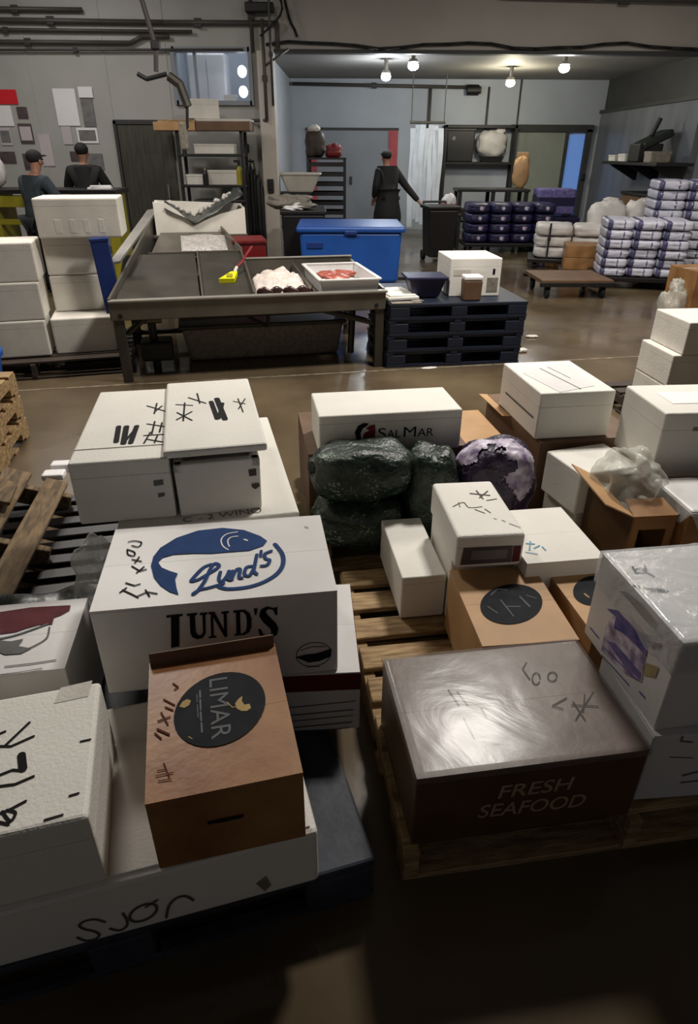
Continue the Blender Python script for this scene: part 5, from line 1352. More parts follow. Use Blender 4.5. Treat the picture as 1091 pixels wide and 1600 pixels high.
strut('cross_rail', (0.06, 1.2, 0.12), (LW - 0.06, 1.2, 0.12), 0.05)
table_mtx = Matrix.Translation(TB) @ Matrix.Rotation(R(13.0), 4, 'Z')
def on_table(x, y, z):
    return tuple(table_mtx @ Vector((x, y, z)))
# dark tub under it
t = thing('under_table_tub', 'dark grey plastic tub standing under the steel table', 'tub', on_table(1.22, 0.82, 0), 13)
MB().box((1.45, 0.62, 0.30), (0, 0, 0.15), bev=0.03, taper=0.93).build('body', 'stain', t)
MB().box((1.50, 0.67, 0.035), (0, 0, 0.30), bev=0.012).build('rim', 'steel_dark', t)
t = thing('valve_assembly', 'dark valve with rusty fittings below the left end of the table', 'valve', on_table(0.26, 0.42, 0), 13)
MB().cyl((0, 0, 0), (0, 0, 0.46), 0.035).build('pipe', 'iron', t)
MB().box((0.26, 0.24, 0.16), (0.02, 0, 0.16), bev=0.02).build('pump_body', 'iron', t)
MB().cyl((-0.07, -0.08, 0.42), (0.09, -0.08, 0.42), 0.03).build('handle', 'steel', t)

# ice on the hopper tray and white foam wreck behind
def mound(name, label, cat, loc, rz, s, m, seed, n=26, kind=None, amp=0.35):
    b = bmesh.new()
    bmesh.ops.create_grid(b, x_segments=n, y_segments=n, size=0.5)
    for v in b.verts:
        x, y = v.co.x, v.co.y
        e = max(0.0, 1 - (abs(2 * x) ** 3 + abs(2 * y) ** 3))
        q = noise.noise(Vector((x * 4 + seed, y * 4, seed))) * amp + noise.noise(Vector((x * 13 + seed, y * 13, seed))) * 0.18
        v.co = Vector((x * s[0], y * s[1], s[2] * (e ** 0.5) * (0.75 + q)))
    mb = MB()
    mb.bm.free()
    mb.bm = b
    o = mb.build(name, m, None, loc, (0, 0, R(rz)), smooth=True)
    return tag(o, label, cat, None, kind)
o = mound('loose_ice', 'grey melting ice scattered on the raised hopper tray', 'ice', on_table(0.78, 1.72, 0.846), 13, (0.44, 0.5, 0.045), 'ice_grey', 2.0, kind='stuff')
o.rotation_euler = Euler((math.atan(0.25), 0, 0)).to_matrix().to_4x4().to_euler()
o.rotation_euler = (Matrix.Rotation(R(13), 4, 'Z') @ Matrix.Rotation(math.atan(0.175), 4, 'X')).to_euler()
t = thing('broken_foam_box', 'broken white foam box on the rear ledge of the steel table', 'box', on_table(0.78, 2.36, 0.881), 13)
mb = MB()
mb.prism([(-0.46, -0.22), (-0.43, -0.22), (-0.43, 0.22), (-0.46, 0.22)], 0, 0.29)
mb.prism([(0.43, -0.22), (0.46, -0.22), (0.46, 0.22), (0.43, 0.22)], 0, 0.25)
def vplate(pts, y0, y1):
    b = bmesh.new()
    f = [b.verts.new((x, y0, z)) for x, z in pts]
    g = [b.verts.new((x, y1, z)) for x, z in pts]
    for tri in tessellate_polygon([[Vector((x, z, 0)) for x, z in pts]]):
        b.faces.new([f[i] for i in tri])
        b.faces.new([g[i] for i in reversed(tri)])
    for i in range(len(pts)):
        j = (i + 1) % len(pts)
        b.faces.new((f[i], f[j], g[j], g[i]))
    bmesh.ops.recalc_face_normals(b, faces=b.faces)
    return b
mb._merge(vplate([(-0.46, 0), (0.46, 0), (0.46, 0.25), (0.20, 0.19), (-0.08, 0.09), (-0.22, 0.22), (-0.34, 0.30), (-0.46, 0.31)], -0.23, -0.195))
mb._merge(vplate([(-0.46, 0), (0.46, 0), (0.46, 0.26), (-0.46, 0.30)], 0.195, 0.23))
mb.box((0.9, 0.42, 0.02), (0, 0, 0.01))
mb.build('walls', 'foam_far', t)
t2 = thing('grey_sheet', 'grey sagging plastic sheet with ice over the broken foam box', 'sheet', on_table(0.83, 2.38, 0.895), 13)
b = bmesh.new()
bmesh.ops.create_grid(b, x_segments=20, y_segments=8, size=0.5)
for v in b.verts:
    x, y = v.co.x, v.co.y
    v.co = Vector((x * 0.80, y * 0.52 - 0.02, 0.09 + 0.42 * abs(x + 0.14) + 0.05 * (y + 0.5) + 0.02 * noise.noise(Vector((x * 7, y * 5, 3)))))
mb = MB()
mb.bm.free()
mb.bm = b
o = mb.build('sheet', 'green_sheet', t2, smooth=True)
o.modifiers.new('thickness', 'SOLIDIFY').thickness = 0.006
mb = MB()
for i in range(26):
    x = random.uniform(-0.36, 0.36)
    mb.ball((x, random.uniform(0.0, 0.22), 0.135 + 0.42 * abs(x / 0.8 + 0.14)), (random.uniform(0.015, 0.035),) * 3, 8, 6)
o = mb.build('ice_lumps', 'ice_grey', t2, smooth=True)
o['kind'] = 'stuff'
# red tote at the back of the panels
t = thing('red_tote', 'dark red tote behind the steel table panels', 'tote', on_table(1.22, 1.76, 0), 13)
MB().box((0.32, 0.40, 0.86), (0, 0, 0.43), bev=0.02, taper=0.9).build('body', 'red', t)
MB().box((0.34, 0.43, 0.04), (0, 0, 0.86), bev=0.012).build('rim', 'ink_band', t)
# yellow hand tool with a red strap
t = thing('hand_tool', 'bright yellow hand tool with red strap lying on the steel panel', 'tool', on_table(0.92, 0.42, 0.695), 13, rot=(R(8.6), 0, R(8)))
mb = MB()
mb._merge(vplate([(-0.07, 0), (0.06, 0), (0.085, 0.19), (0.03, 0.19)], -0.018, 0.018), Matrix.Rotation(R(-90), 4, 'X'))
mb.build('body', 'yellow', t)
MB().box((0.05, 0.08, 0.012), (0.02, 0.07, 0.022), bev=0.004).build('dark_inset', 'yellow_dull', t)
MB().tube([(0.06, 0.19, 0.01), (0.08, 0.26, 0.03)], 0.014).build('nozzle', 'foam_grey', t)
MB().tube([(0.08, 0.26, 0.03), (0.13, 0.36, 0.05), (0.17, 0.50, 0.07), (0.22, 0.62, 0.10)], 0.012).build('strap', 'red', t)

# crushed ice with dark fish in the middle bay
mound('ice_pile', 'pile of pinkish white crushed ice in the middle bay of the table', 'ice', on_table(1.36, 0.52, 0.606), 13, (0.46, 0.86, 0.15), 'ice', 5.0, kind='stuff')
def fish(label, loc, rz, ln):
    t = thing('fish', label, 'fish', loc, rz, 'dark fish on the ice pile')
    b = bmesh.new()
    bmesh.ops.create_uvsphere(b, u_segments=14, v_segments=12, radius=1)
    for v in b.verts:
        x = v.co.x
        k = (1 - 0.45 * max(0, x)) * (1.0 if x < 0.2 else 0.9)
        v.co = Vector((x * ln * 0.42, v.co.y * 0.022 * k, v.co.z * 0.045 * k))
    mb = MB()
    mb.bm.free()
    mb.bm = b
    mb.build('body', 'fish', t, loc=(0, 0, 0.035), smooth=True)
    MB().quad((ln * 0.38, 0, 0.035), (ln * 0.52, 0, 0.085), (ln * 0.48, 0, 0.035), (ln * 0.52, 0, -0.0), 0.005).build('tail_fin', 'fish', t)
    return t
for i, nm in enumerate(('leftmost', 'second', 'third', 'rightmost')):
    fish('%s dark fish poking out at the front edge of the ice pile' % nm, on_table(1.20 + i * 0.105, 0.105 + 0.016 * (i % 2), 0.612), 13 + (14 if i % 2 else -12), 0.17)
# white tray with red fish flesh
t = thing('fish_tray', 'white plastic tray of red fish pieces at the right of the table', 'tray', on_table(1.91, 0.55, 0.607), 13)
mb = MB()
mb.box((0.46, 0.84, 0.015), (0, 0, 0.0075))
for sx in (-1, 1):
    mb.quad((sx * 0.225, -0.42, 0.0), (sx * 0.225, 0.42, 0.0), (sx * 0.245, 0.44, 0.115), (sx * 0.245, -0.44, 0.115), 0.012)
for sy in (-1, 1):
    mb.quad((-0.225, sy * 0.42, 0.0), (0.225, sy * 0.42, 0.0), (0.245, sy * 0.44, 0.115), (-0.245, sy * 0.44, 0.115), 0.012)
mb.build('body', 'white_card', t)
mb = MB()
for sx in (-1, 1): mb.box((0.035, 0.90, 0.014), (sx * 0.25, 0, 0.117), bev=0.004)
for sy in (-1, 1): mb.box((0.50, 0.035, 0.014), (0, sy * 0.445, 0.117), bev=0.004)
mb.build('rim', 'white_card', t)
for x, y, lb, sd_ in ((-0.08, 0.16, 'red fish piece at the back left of the white tray', 41), (0.08, 0.20, 'red fish piece at the back right of the white tray', 42), (-0.02, -0.02, 'pale red fish piece in the middle of the white tray', 43)):
    tt = thing('fish_piece', lb, 'fish', on_table(1.91 + x, 0.55 + y, 0.640), 13 + sd_ % 7 * 8, 'fish pieces in the white tray')
    MB().pillow((0.22, 0.17, 0.06), (0, 0, 0.03), p=2.5, jit=0.3, seed=sd_).build('flesh', 'fillet', tt, smooth=True)
    MB().pillow((0.19, 0.11, 0.02), (0, 0, 0.010), p=2.5, jit=0.3, seed=sd_).build('skin_side', 'fish', tt, smooth=True)
mound('tray_ice', 'thin layer of ice in the white fish tray', 'ice', on_table(1.91, 0.52, 0.622), 13, (0.42, 0.76, 0.045), 'white_card', 9.0, kind='stuff')

# ================================================================ BLUE PALLET STACK AND GOODS ON IT
for k in range(4):
    plastic_pallet('plastic_pallet', ['lowest', 'second lowest', 'third from the floor', 'topmost'][k] + ' of the four stacked dark blue plastic pallets', (0.84 + 0.006 * k, 6.07, k * 0.135), 8.4, 1.21, 0.98, 'blue_pallet', 0.134, solid=(k == 3), group='stacked blue pallets')
t, dm = box_root('wb', 'foam_box', 'white foam box standing on the blue pallet stack', 'box')
dm = (0.452, 0.50, 0.314)
t.location = (1.06, 6.11, 0.54)
foam_box(t, dm, 'foam', 0.22)
MB().box((0.022, 0.003, 0.045), (0.16, -dm[1] / 2 - 0.001, 0.205)).build('printed_mark', 'ink', t)
MB().box((0.15, 0.003, 0.05), (-0.12, -dm[1] / 2 - 0.001, 0.20)).build('faint_label', 'foam_grey', t)
MB().box((0.10, 0.003, 0.12), (0.155, -dm[1] / 2 - 0.001, 0.095)).build('faint_label', 'stain', t)
t = thing('navy_tub', 'navy flared plastic tub on the blue pallets', 'tub', (0.645, 5.86, 0.54), 6)
mb = MB()
mb.box((0.33, 0.28, 0.16), (0, 0, 0.085), bev=0.012, taper=0.68)
mb.build('body', 'navy', t)
MB().box((0.36, 0.31, 0.022), (0, 0, 0.168), bev=0.008).build('rim', 'navy', t)
MB().box((0.07, 0.02, 0.03), (-0.2, 0, 0.15), bev=0.006).build('handle', 'rubber', t)
t = thing('black_canister', 'small black canister with white lid before the foam box', 'canister', (1.035, 5.72, 0.54), 6)
MB().box((0.155, 0.14, 0.165), (0, 0, 0.0825), bev=0.012, taper=0.94).build('body', 'dark_card', t)
MB().box((0.155, 0.14, 0.035), (0, 0, 0.183), bev=0.01).build('lid', 'paper', t)
t = thing('foam_cover', 'white foam lid lying flat at the left end of the blue pallets', 'lid', (0.40, 5.85, 0.541), 16)
MB().box((0.28, 0.42, 0.03), (0, 0, 0.015), bev=0.008).build('plate', 'foam', t)
MB().box((0.24, 0.38, 0.012), (0, 0, 0.036), bev=0.004).build('raised_centre', 'foam', t)
t = thing('paper_scrap', 'wet paper strip drooping over the front of the blue pallets', 'paper', (0.47, 5.56, 0.541), 10)
MB().box((0.26, 0.08, 0.005), (0, 0, 0.003)).build('sheet', 'stain', t)
MB().box((0.10, 0.06, 0.008), (0.10, 0.02, 0.009), rot=(0, 0, 0.4)).build('fold', 'stain', t)
for x, y, s_, rz, lb in ((1.63, 6.05, (0.10, 0.07, 0.03), 20, 'white lump as painted lamp reflection on the wet floor at the pallet corner'), (1.86, 6.60, (0.12, 0.06, 0.02), 5, 'flat white scrap on the floor behind the pallet corner'), (0.69, 5.50, (0.14, 0.05, 0.008), 14, 'thin grey scrap on the floor in front of the blue pallets')):
    t = thing('white_piece', lb, 'scrap', (x, y, 0.001), rz)  # first one is a white stand-in for a lamp reflection on the floor
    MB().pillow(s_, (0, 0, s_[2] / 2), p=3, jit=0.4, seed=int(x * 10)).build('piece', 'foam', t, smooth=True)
    MB().pillow((s_[0] * .4, s_[1] * .5, s_[2] * .5), (s_[0] * .1, 0, s_[2] * 0.9), p=3, jit=0.4, seed=int(x * 7)).build('small_lump', 'foam', t, smooth=True)
# ================================================================ PALLETS IN THE FOREGROUND
def rot2(x, y, deg):
    c, s = math.cos(R(deg)), math.sin(R(deg))
    return x * c - y * s, x * s + y * c
dx, dy = rot2(0.62, 0.62, 8.5)
pallet('wooden_pallet', 'tan wooden pallet under the brown wrapped seafood carton', (0.145 + dx, 0.975 + dy, 0), 8.5, 1.24, 1.24, 'wood', 8)
pallet('wooden_pallet', 'wooden pallet under the green net bags', (0.55, 2.98, 0), 9, 1.50, 1.0, 'wood', 7)
pallet('wooden_pallet', 'worn wooden pallet under the white box with the dark grip mark', (1.93, 2.80, 0), 8, 1.05, 1.45, 'wood_old', 8)
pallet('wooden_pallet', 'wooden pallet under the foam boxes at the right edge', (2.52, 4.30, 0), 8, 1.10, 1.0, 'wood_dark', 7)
plastic_pallet('plastic_pallet', 'grey blue plastic pallet under the marker written foam slab', (-0.65, 1.25, 0), 17, 1.20, 1.0, 'grey_pallet', 0.148, solid=True)
plastic_pallet('plastic_pallet', 'black slatted plastic pallet behind the big white printed box', (-0.93, 2.44, 0), 13, 1.34, 1.0, 'black_plastic', 0.148)

# ================================================================ LEFT NEAR PALLET
t, dm = box_root('sjor', 'foam_slab', 'broad low foam box with marker letters, nearest at lower left', 'box')
MB().box(dm, (0, 0, dm[2] / 2), bev=0.012).build('body', 'foam', t)
MB().box((dm[0] - 0.03, dm[1] - 0.03, 0.006), (0, 0, dm[2] + 0.0015), bev=0.002).build('raised_top', 'foam', t)
ink(t, 'handwriting', 'sjor_hand', dm, 'front', 'ink_faint')
ink(t, 'stain', 'sjor_stain', dm, 'front', 'stain')

t, dm = box_root('jl', 'foam_box', 'white foam box with large black strokes at the left photo edge', 'box')
t.location.z += 0.005
foam_box(t, dm, 'foam', 0.30, bev=0.010)
ink(t, 'handwriting', 'jl_hand', dm, 'top', 'ink')
ink(t, 'taped_label', 'jl_label', dm, 'top', 'foam_grey', 0.001)

t, dm = box_root('limar', 'brown_carton', 'brown carton with dark round printed emblem on the foam slab', 'carton')
t.location.z += 0.005
w, d, h = dm
carton(t, dm, 'stained_card')
MB().box((w - 0.006, 0.006, 0.034), (0, d / 2 - 0.005, h + 0.014), rot=(R(-14), 0, 0), bev=0.002).build('raised_flap', 'dark_card', t)
ink(t, 'printed_emblem', 'limar_circle', dm, 'top', 'ink_navy', 0.002)
ink(t, 'printed_leaves', 'limar_leaf', dm, 'top', 'ink_gold', 0.0028)
lettering(t, 'printed_lettering', 'LIMAR', MARKS['limar_text_anchor'][0][2], dm, 'top', 'ink_grey', 0.0028)
ink(t, 'small_print', 'limar_small', dm, 'top', 'ink_grey', 0.0028)
ink(t, 'handwriting', 'limar_hand', dm, 'top', 'ink_red', 0.0022)
ink(t, 'hand_hole', 'limar_slot', dm, 'front', 'ink', 0.002)

t, dm = box_root('maroon', 'fish_box', 'white box with maroon band and text lines under the big printed box', 'box')
carton(t, dm, 'white_card')
w, d, h = dm
MB().box((w + 0.003, d + 0.003, 0.060), (0, 0, h - 0.035)).build('maroon_band', 'ink_band', t)
ink(t, 'printed_lines', 'maroon_text', dm, 'front', 'ink_grey', 0.0022)

t, dm = box_root('lund', 'fish_box', 'big white fish box with blue whale oval and black lettering', 'box')
w, d, h = dm
carton(t, dm, 'white_card')
ink(t, 'printed_logo', 'lund_blue', dm, 'top', 'ink_blue', 0.0022)
ink(t, 'logo_highlights', 'lund_white', dm, 'top', 'white_card', 0.0030)
ink(t, 'handwriting', 'lund_hand', dm, 'top', 'ink', 0.0022)
ink(t, 'printed_lettering', 'lund_front', dm, 'front', 'ink', 0.0015)
ink(t, 'letter_counter', 'lund_front_paper', dm, 'front', 'white_card', 0.0024)
ink(t, 'fish_stamp', 'lund_fish', dm, 'front', 'ink_navy', 0.0015)

t, dm = box_root('redsalmon', 'fish_box', 'white fish box with maroon and grey fish print at left edge', 'box')
carton(t, dm, 'white_card')
ink(t, 'printed_maroon', 'red_maroon', dm, 'top', 'ink_maroon', 0.002)
ink(t, 'printed_fish', 'red_gray', dm, 'top', 'ink_grey', 0.0026)

# dark green sheet behind it
b = bmesh.new()
bmesh.ops.create_grid(b, x_segments=24, y_segments=12, size=0.5)
for v in b.verts:
    x, y = v.co.x, v.co.y
    v.co = Vector((x * 0.66, y * 0.36, 0.05 + 0.05 * noise.noise(Vector((x * 5, y * 4, 1))) - 0.28 * max(0, abs(y) - 0.25)))
mb = MB()
mb.bm.free()
mb.bm = b
o = mb.build('net_sheet', 'green_sheet', None, (-1.10, 1.76, 0.22), (0, 0, R(12)), smooth=True)
o.modifiers.new('thickness', 'SOLIDIFY').thickness = 0.006
tag(o, 'dark green crumpled sheet behind the maroon printed fish box', 'sheet')

# ---- white foam boxes stacked behind the big printed box
cx, cy, w, d, h, yaw, zb = BX['f5']
t = thing('foam_box', 'lower white foam box beneath the long box with marker letters', 'box', (cx, cy, 0.150), yaw)
foam_box(t, (w - 0.01, d - 0.01, 0.215), 'foam', 0.25)
t = thing('foam_box', 'long white foam box with marker letters along its near top edge', 'box', (cx, cy, 0.3665), yaw)
hh = zb + h - 0.3665
foam_box(t, (w, d, hh), 'foam', 0.25)
lettering(t, 'handwriting', 'C - 2 WINO', MARKS['f5_text_anchor'][0][2], (w, d, hh), 'top', 'ink_faint', 0.0015, offset=-0.012)
t, dm = box_root('f1', 'foam_box', 'long white foam box with thick black strokes, left of the loose lid', 'box')
w, d, h = dm
foam_box(t, dm, 'foam', 0.24)
MB().box((w * 0.97, 0.012, 0.004), (0, -d / 2 + 0.11, h + 0.001), bev=0.0015).build('lid_ridge', 'foam', t)
ink(t, 'handwriting', 'f1_hand', dm, 'top', 'ink', 0.0015)
ink(t, 'stamp', 'f1_stamp', dm, 'front', 'ink_grey', 0.0015)
t, dm = box_root('f2', 'foam_box', 'white foam box whose lid lies askew on it', 'box')
w, d, h = dm
mb = MB()
mb.box((w, d, h - 0.02), (0, 0, (h - 0.02) / 2), bev=0.006, taper=0.98)
mb.build('body', 'foam', t)
mb = MB()
for sx in (-1, 1): mb.box((0.03, d, 0.03), (sx * (w / 2 - 0.015), 0, h - 0.013), bev=0.005)
for sy in (-1, 1): mb.box((w, 0.03, 0.03), (0, sy * (d / 2 - 0.015), h - 0.013), bev=0.005)
mb.build('rim', 'foam', t)
ink(t, 'stamp', 'f2_stamp', dm, 'front', 'ink_faint', 0.0015)
t, dm = box_root('lid', 'foam_cover', 'loose white foam lid with scribbles lying on the foam box', 'lid')
w, d, h = dm
MB().box((w, d, h * 0.8), (0, 0, h * 0.6), bev=0.008).build('plate', 'foam', t)
MB().box((w - 0.07, 0.40, 0.012), (0, -0.05, 0.004), bev=0.003).build('underside_plug', 'foam', t)
ink(t, 'handwriting', 'lid_hand', dm, 'top', 'ink', 0.0015)

def crumple(name, label, cat, loc, s, seed, m='bag_clear', spike=0.5, group=None):
    t = thing(name, label, cat, loc)
    b = bmesh.new()
    bmesh.ops.create_icosphere(b, subdivisions=5, radius=1.0)
    for v in b.verts:
        p = v.co.normalized()
        q = 1 + spike * noise.noise(p * 1.8 + Vector((seed, 0, 0))) + 0.14 * abs(noise.noise(p * 3.0 + Vector((0, seed, 0)))) - 0.06
        v.co = Vector((p.x * s[0] * q, p.y * s[1] * q, max(-s[2], p.z * s[2] * q)))
    mb = MB()
    mb.bm.free()
    mb.bm = b
    mb.build('film', m, t, loc=(0, 0, s[2]), smooth=True)
    return t
crumple('clear_bag', 'crumpled clear bag hanging between the foam boxes and the whale box', 'bag', (-0.900, 1.885, 0.17), (0.085, 0.08, 0.15), 3.3, m='bag_milky', spike=0.35)

# ---- wood at the far left
pallet('wooden_pallet', 'lower tan wooden pallet at the left edge of the photo', (-2.62, 3.36, 0), 10, 1.20, 1.0, 'wood', 6, group=None)
pallet('wooden_pallet', 'second tan wooden pallet, middle of the left edge pile', (-2.62, 3.36, 0.146), 10, 1.20, 1.0, 'wood', 6)
pallet('wooden_pallet', 'topmost tan wooden pallet of the left edge pile', (-2.62, 3.36, 0.292), 10, 1.20, 1.0, 'wood', 6)
tl = thing('leaning_pallet', 'worn wooden pallet leaning on edge at the far left', 'pallet', (-1.62, 2.17, 0.300), rot=Euler((R(0), R(20), R(11)), 'XYZ'))
for i in range(5):
    x = -0.36 + i * 0.165
    MB().box((0.10 + 0.02 * (i % 2), 1.15, 0.02), (x, random.uniform(-0.03, 0.03), 0.055), rot=(0, 0, random.uniform(-0.03, 0.03)), bev=0.003, seg=1).build('deck_board', 'wood_old', tl)
for y in (-0.48, 0.0, 0.48):
    MB().box((0.80, 0.04, 0.085), (0, y, 0.0), bev=0.003, seg=1).build('stringer', 'wood_old', tl)
for i in range(3):
    MB().box((0.10, 1.15, 0.018), (-0.34 + i * 0.34, 0, -0.052), bev=0.003, seg=1).build('bottom_board', 'wood_old', tl)
t = thing('loose_board', 'loose split board lying over the leaning pallet', 'board', (-1.52, 2.20, 0.365), rot=(R(0), R(20), R(2)))
MB().box((0.09, 0.7, 0.02), (0, 0, 0), bev=0.003, seg=1).build('plank', 'wood_old', t)
MB().box((0.05, 0.16, 0.018), (0.05, 0.26, 0.0), rot=(0, 0, 0.2), bev=0.003, seg=1).build('splinter', 'wood_old', t)
t = thing('blue_rag', 'dark blue rag hanging from the tan pallet pile', 'cloth', (-1.90, 2.80, 0.16), 0)
MB().pillow((0.10, 0.14, 0.24), (0, 0, 0.12), p=2.3, jit=0.5, seed=51).build('cloth', 'navy', t, smooth=True)
MB().pillow((0.07, 0.08, 0.10), (0.02, -0.03, 0.22), p=2.3, jit=0.5, seed=52).build('fold', 'ink_purple', t, smooth=True)
for x, y, z, s_, lb in ((-1.545, 3.02, 0.147, (0.11, 0.08, 0.035), 'lower bright white piece at the corner of the black pallet'), (-1.535, 3.10, 0.150, (0.10, 0.07, 0.05), 'upper bright white piece behind the black pallet corner')):
    t = thing('white_piece', lb, 'scrap', (x, y, z), 8)
    MB().box(s_, (0, 0, s_[2] / 2), bev=0.01).build('piece', 'paper', t)  # small bright white block with a tiny ball beside it
    MB().ball((s_[0] * 0.4, 0, 0.012), (0.016, 0.014, 0.012), 8, 6).build('small_lump', 'paper', t, smooth=True)

# ================================================================ GOODS ON THE MIDDLE PALLET
t = thing('brown_carton', 'brown carton carrying the white box with red black logo', 'carton', (0.135, 2.87, 0.146), 9)
carton(t, (0.72, 0.52, 0.352), 'dark_card')
t = thing('tan_carton', 'tan flat topped carton right of the white logo box', 'carton', (0.615, 3.02, 0.146), 9)
carton(t, (0.22, 0.46, 0.30), 'tan_card')
t, dm = box_root('salmar', 'fish_box', 'white box with round red and black logo above the green bags', 'box')
foam_box(t, dm, 'foam', 0.2)
w, d, h = dm
ink(t, 'logo_black', 'sal_black', dm, 'front', 'ink', 0.0015)
ink(t, 'logo_red', 'sal_red', dm, 'front', 'red', 0.0020)
A3 = MARKS['sal_anchor'][0][2]
ax, bx = A3[0], A3[1]
dxs = (bx[0] - ax[0])
def seg(f0, f1, hh):
    p = lambda f: (ax[0] + (bx[0] - ax[0]) * f, ax[1] + (bx[1] - ax[1]) * f)
    q = p(f0)
    return [p(f0), p(f1), (q[0], q[1] + hh)]
hS = A3[2][1] - A3[0][1]
for txt, f0, f1, hh in (('S', 0.0, 0.14, hS), ('AL', 0.16, 0.40, hS * 0.78), ('M', 0.46, 0.68, hS), ('AR', 0.71, 1.0, hS * 0.78)):
    lettering(t, 'printed_lettering', txt, seg(f0, f1, hh), dm, 'front', 'ink', 0.0015)

# stuffed net bags
def bag_surface(s, seed, grow=0.0):
    b = bmesh.new()
    bmesh.ops.create_uvsphere(b, u_segments=120, v_segments=80, radius=1.0)
    off = Vector((seed * 2.3, seed, 0))
    dirs = {}
    for v in b.verts:
        p = v.co.normalized()
        k = (abs(p.x) ** 3 + abs(p.y) ** 3 + abs(p.z) ** 3) ** (-1 / 3)
        q = p * k
        q *= 1 + 0.13 * noise.noise(q * 1.7 + off) + 0.030 * abs(noise.noise(q * 6 + off)) + 0.012 * noise.noise(q * 15 + off)
        v.co = Vector((q.x * s[0] / 2, q.y * s[1] / 2, q.z * s[2] / 2 + s[2] / 2)) + p * grow
        dirs[v] = p
    zmin = min(v.co.z for v in b.verts)
    for v in b.verts: v.co.z = max(0.0, v.co.z - zmin)
    return b, dirs
def net_bag(label, loc, rz, s, seed, m='net'):
    t = thing('net_bag', label, 'bag', loc, rz, 'green net bags' if m == 'net' else None)
    mb = MB()
    mb.bm.free()
    mb.bm = bag_surface(s, seed)[0]
    mb.build('net', m, t, smooth=True)
    MB().pillow((0.07, 0.06, 0.08), (-s[0] * 0.46, 0.02, s[2] * 0.62), p=2.2, jit=0.4, seed=seed).build('tied_neck', m, t, smooth=True)
    return t
net_bag('lowest green net bag lying on the pallet boards', (0.045, 2.41, 0.146), 6, (0.38, 0.29, 0.225), 1)
net_bag('upper left green net bag in front of the white logo box', (0.055, 2.44, 0.355), 8, (0.42, 0.27, 0.235), 2)
net_bag('tall green net bag right of the other two', (0.345, 2.46, 0.146), 4, (0.23, 0.27, 0.42), 5)
t = net_bag('dark purple net bag with a pale print behind the scribbled foam box', (0.625, 2.50, 0.146), -6, (0.34, 0.27, 0.42), 8, 'net_purple')
b, dirs = bag_surface((0.34, 0.27, 0.42), 8, 0.004)
cv, cr = Vector((-0.15, -0.80, 0.58)).normalized(), Vector((0.98, -0.19, 0)).normalized()
cu_ = cr.cross(cv) * -1
if cu_.z < 0: cu_ = -cu_
kill = []
for v in b.verts:
    p = dirs[v]
    x, y = p.dot(cr), p.dot(cu_)
    r, ang = math.hypot(x, y), math.degrees(math.atan2(y, x))
    ok_ = p.dot(cv) > 0.1 and 0.40 + 0.10 * math.sin(ang * 0.11) < r < 0.86 and -35 < ang < 178
    if ok_ and 92 < ang < 108 and r < 0.66: ok_ = False
    if not ok_: kill.append(v)
bmesh.ops.delete(b, geom=kill, context='VERTS')
mb = MB()
mb.bm.free()
mb.bm = b
o = mb.build('printed_panel', 'print_lilac', t, smooth=True)
o['label'] = 'pale lilac printed panel on the bag'

# ================================================================ GOODS ON THE NEAR RIGHT PALLET
t, dm = box_root('i1', 'foam_box', 'narrow white foam box standing on the bare pallet boards', 'box')
foam_box(t, dm, 'foam', 0.16, bev=0.006)
cx, cy, w, d, h, yaw, zb = BX['i2']
t = thing('foam_box', 'plain white foam box underneath the scribbled labelled foam box', 'box', (cx + 0.005, cy + 0.03, 0.146), yaw)
foam_box(t, (w, d - 0.07, 0.272), 'foam', 0.2)
t, dm = box_root('i2', 'foam_box', 'white foam box with scribbled lid and dark label behind the brown carton', 'box')
foam_box(t, dm, 'foam', 0.35, bev=0.012)
ink(t, 'handwriting', 'i2_hand', dm, 'top', 'ink_faint', 0.0015)
ink(t, 'dark_label', 'i2_label', dm, 'front', 'photo_dark', 0.0015)
ink(t, 'label_window', 'i2_label_in', dm, 'front', 'photo_grey', 0.0022)
ink(t, 'label_red_end', 'i2_red', dm, 'front', 'ink_maroon', 0.0015)
t, dm = box_root('i3', 'fish_box', 'white box with small pale blue writing on its top', 'box')
carton(t, dm, 'foam')
ink(t, 'handwriting', 'i3_hand', dm, 'top', 'ink_lightblue', 0.002)
t, dm = box_root('j1', 'brown_carton', 'brown carton with dark round emblem behind the wrapped seafood carton', 'carton')
carton(t, dm, 'tan_card')
ink(t, 'printed_emblem', 'j1_circle', dm, 'top', 'ink_navy', 0.002)
ink(t, 'emblem_leaves', 'j1_light', dm, 'top', 'ink_grey', 0.0028)
t, dm = box_root('j2', 'brown_carton', 'brown carton half hidden left of the wrapped white box', 'carton')
carton(t, dm, 'tan_card')
ink(t, 'printed_emblem', 'j2_circle', dm, 'top', 'ink_navy', 0.002)
ink(t, 'emblem_leaves', 'j2_light', dm, 'top', 'ink_gold', 0.0028)

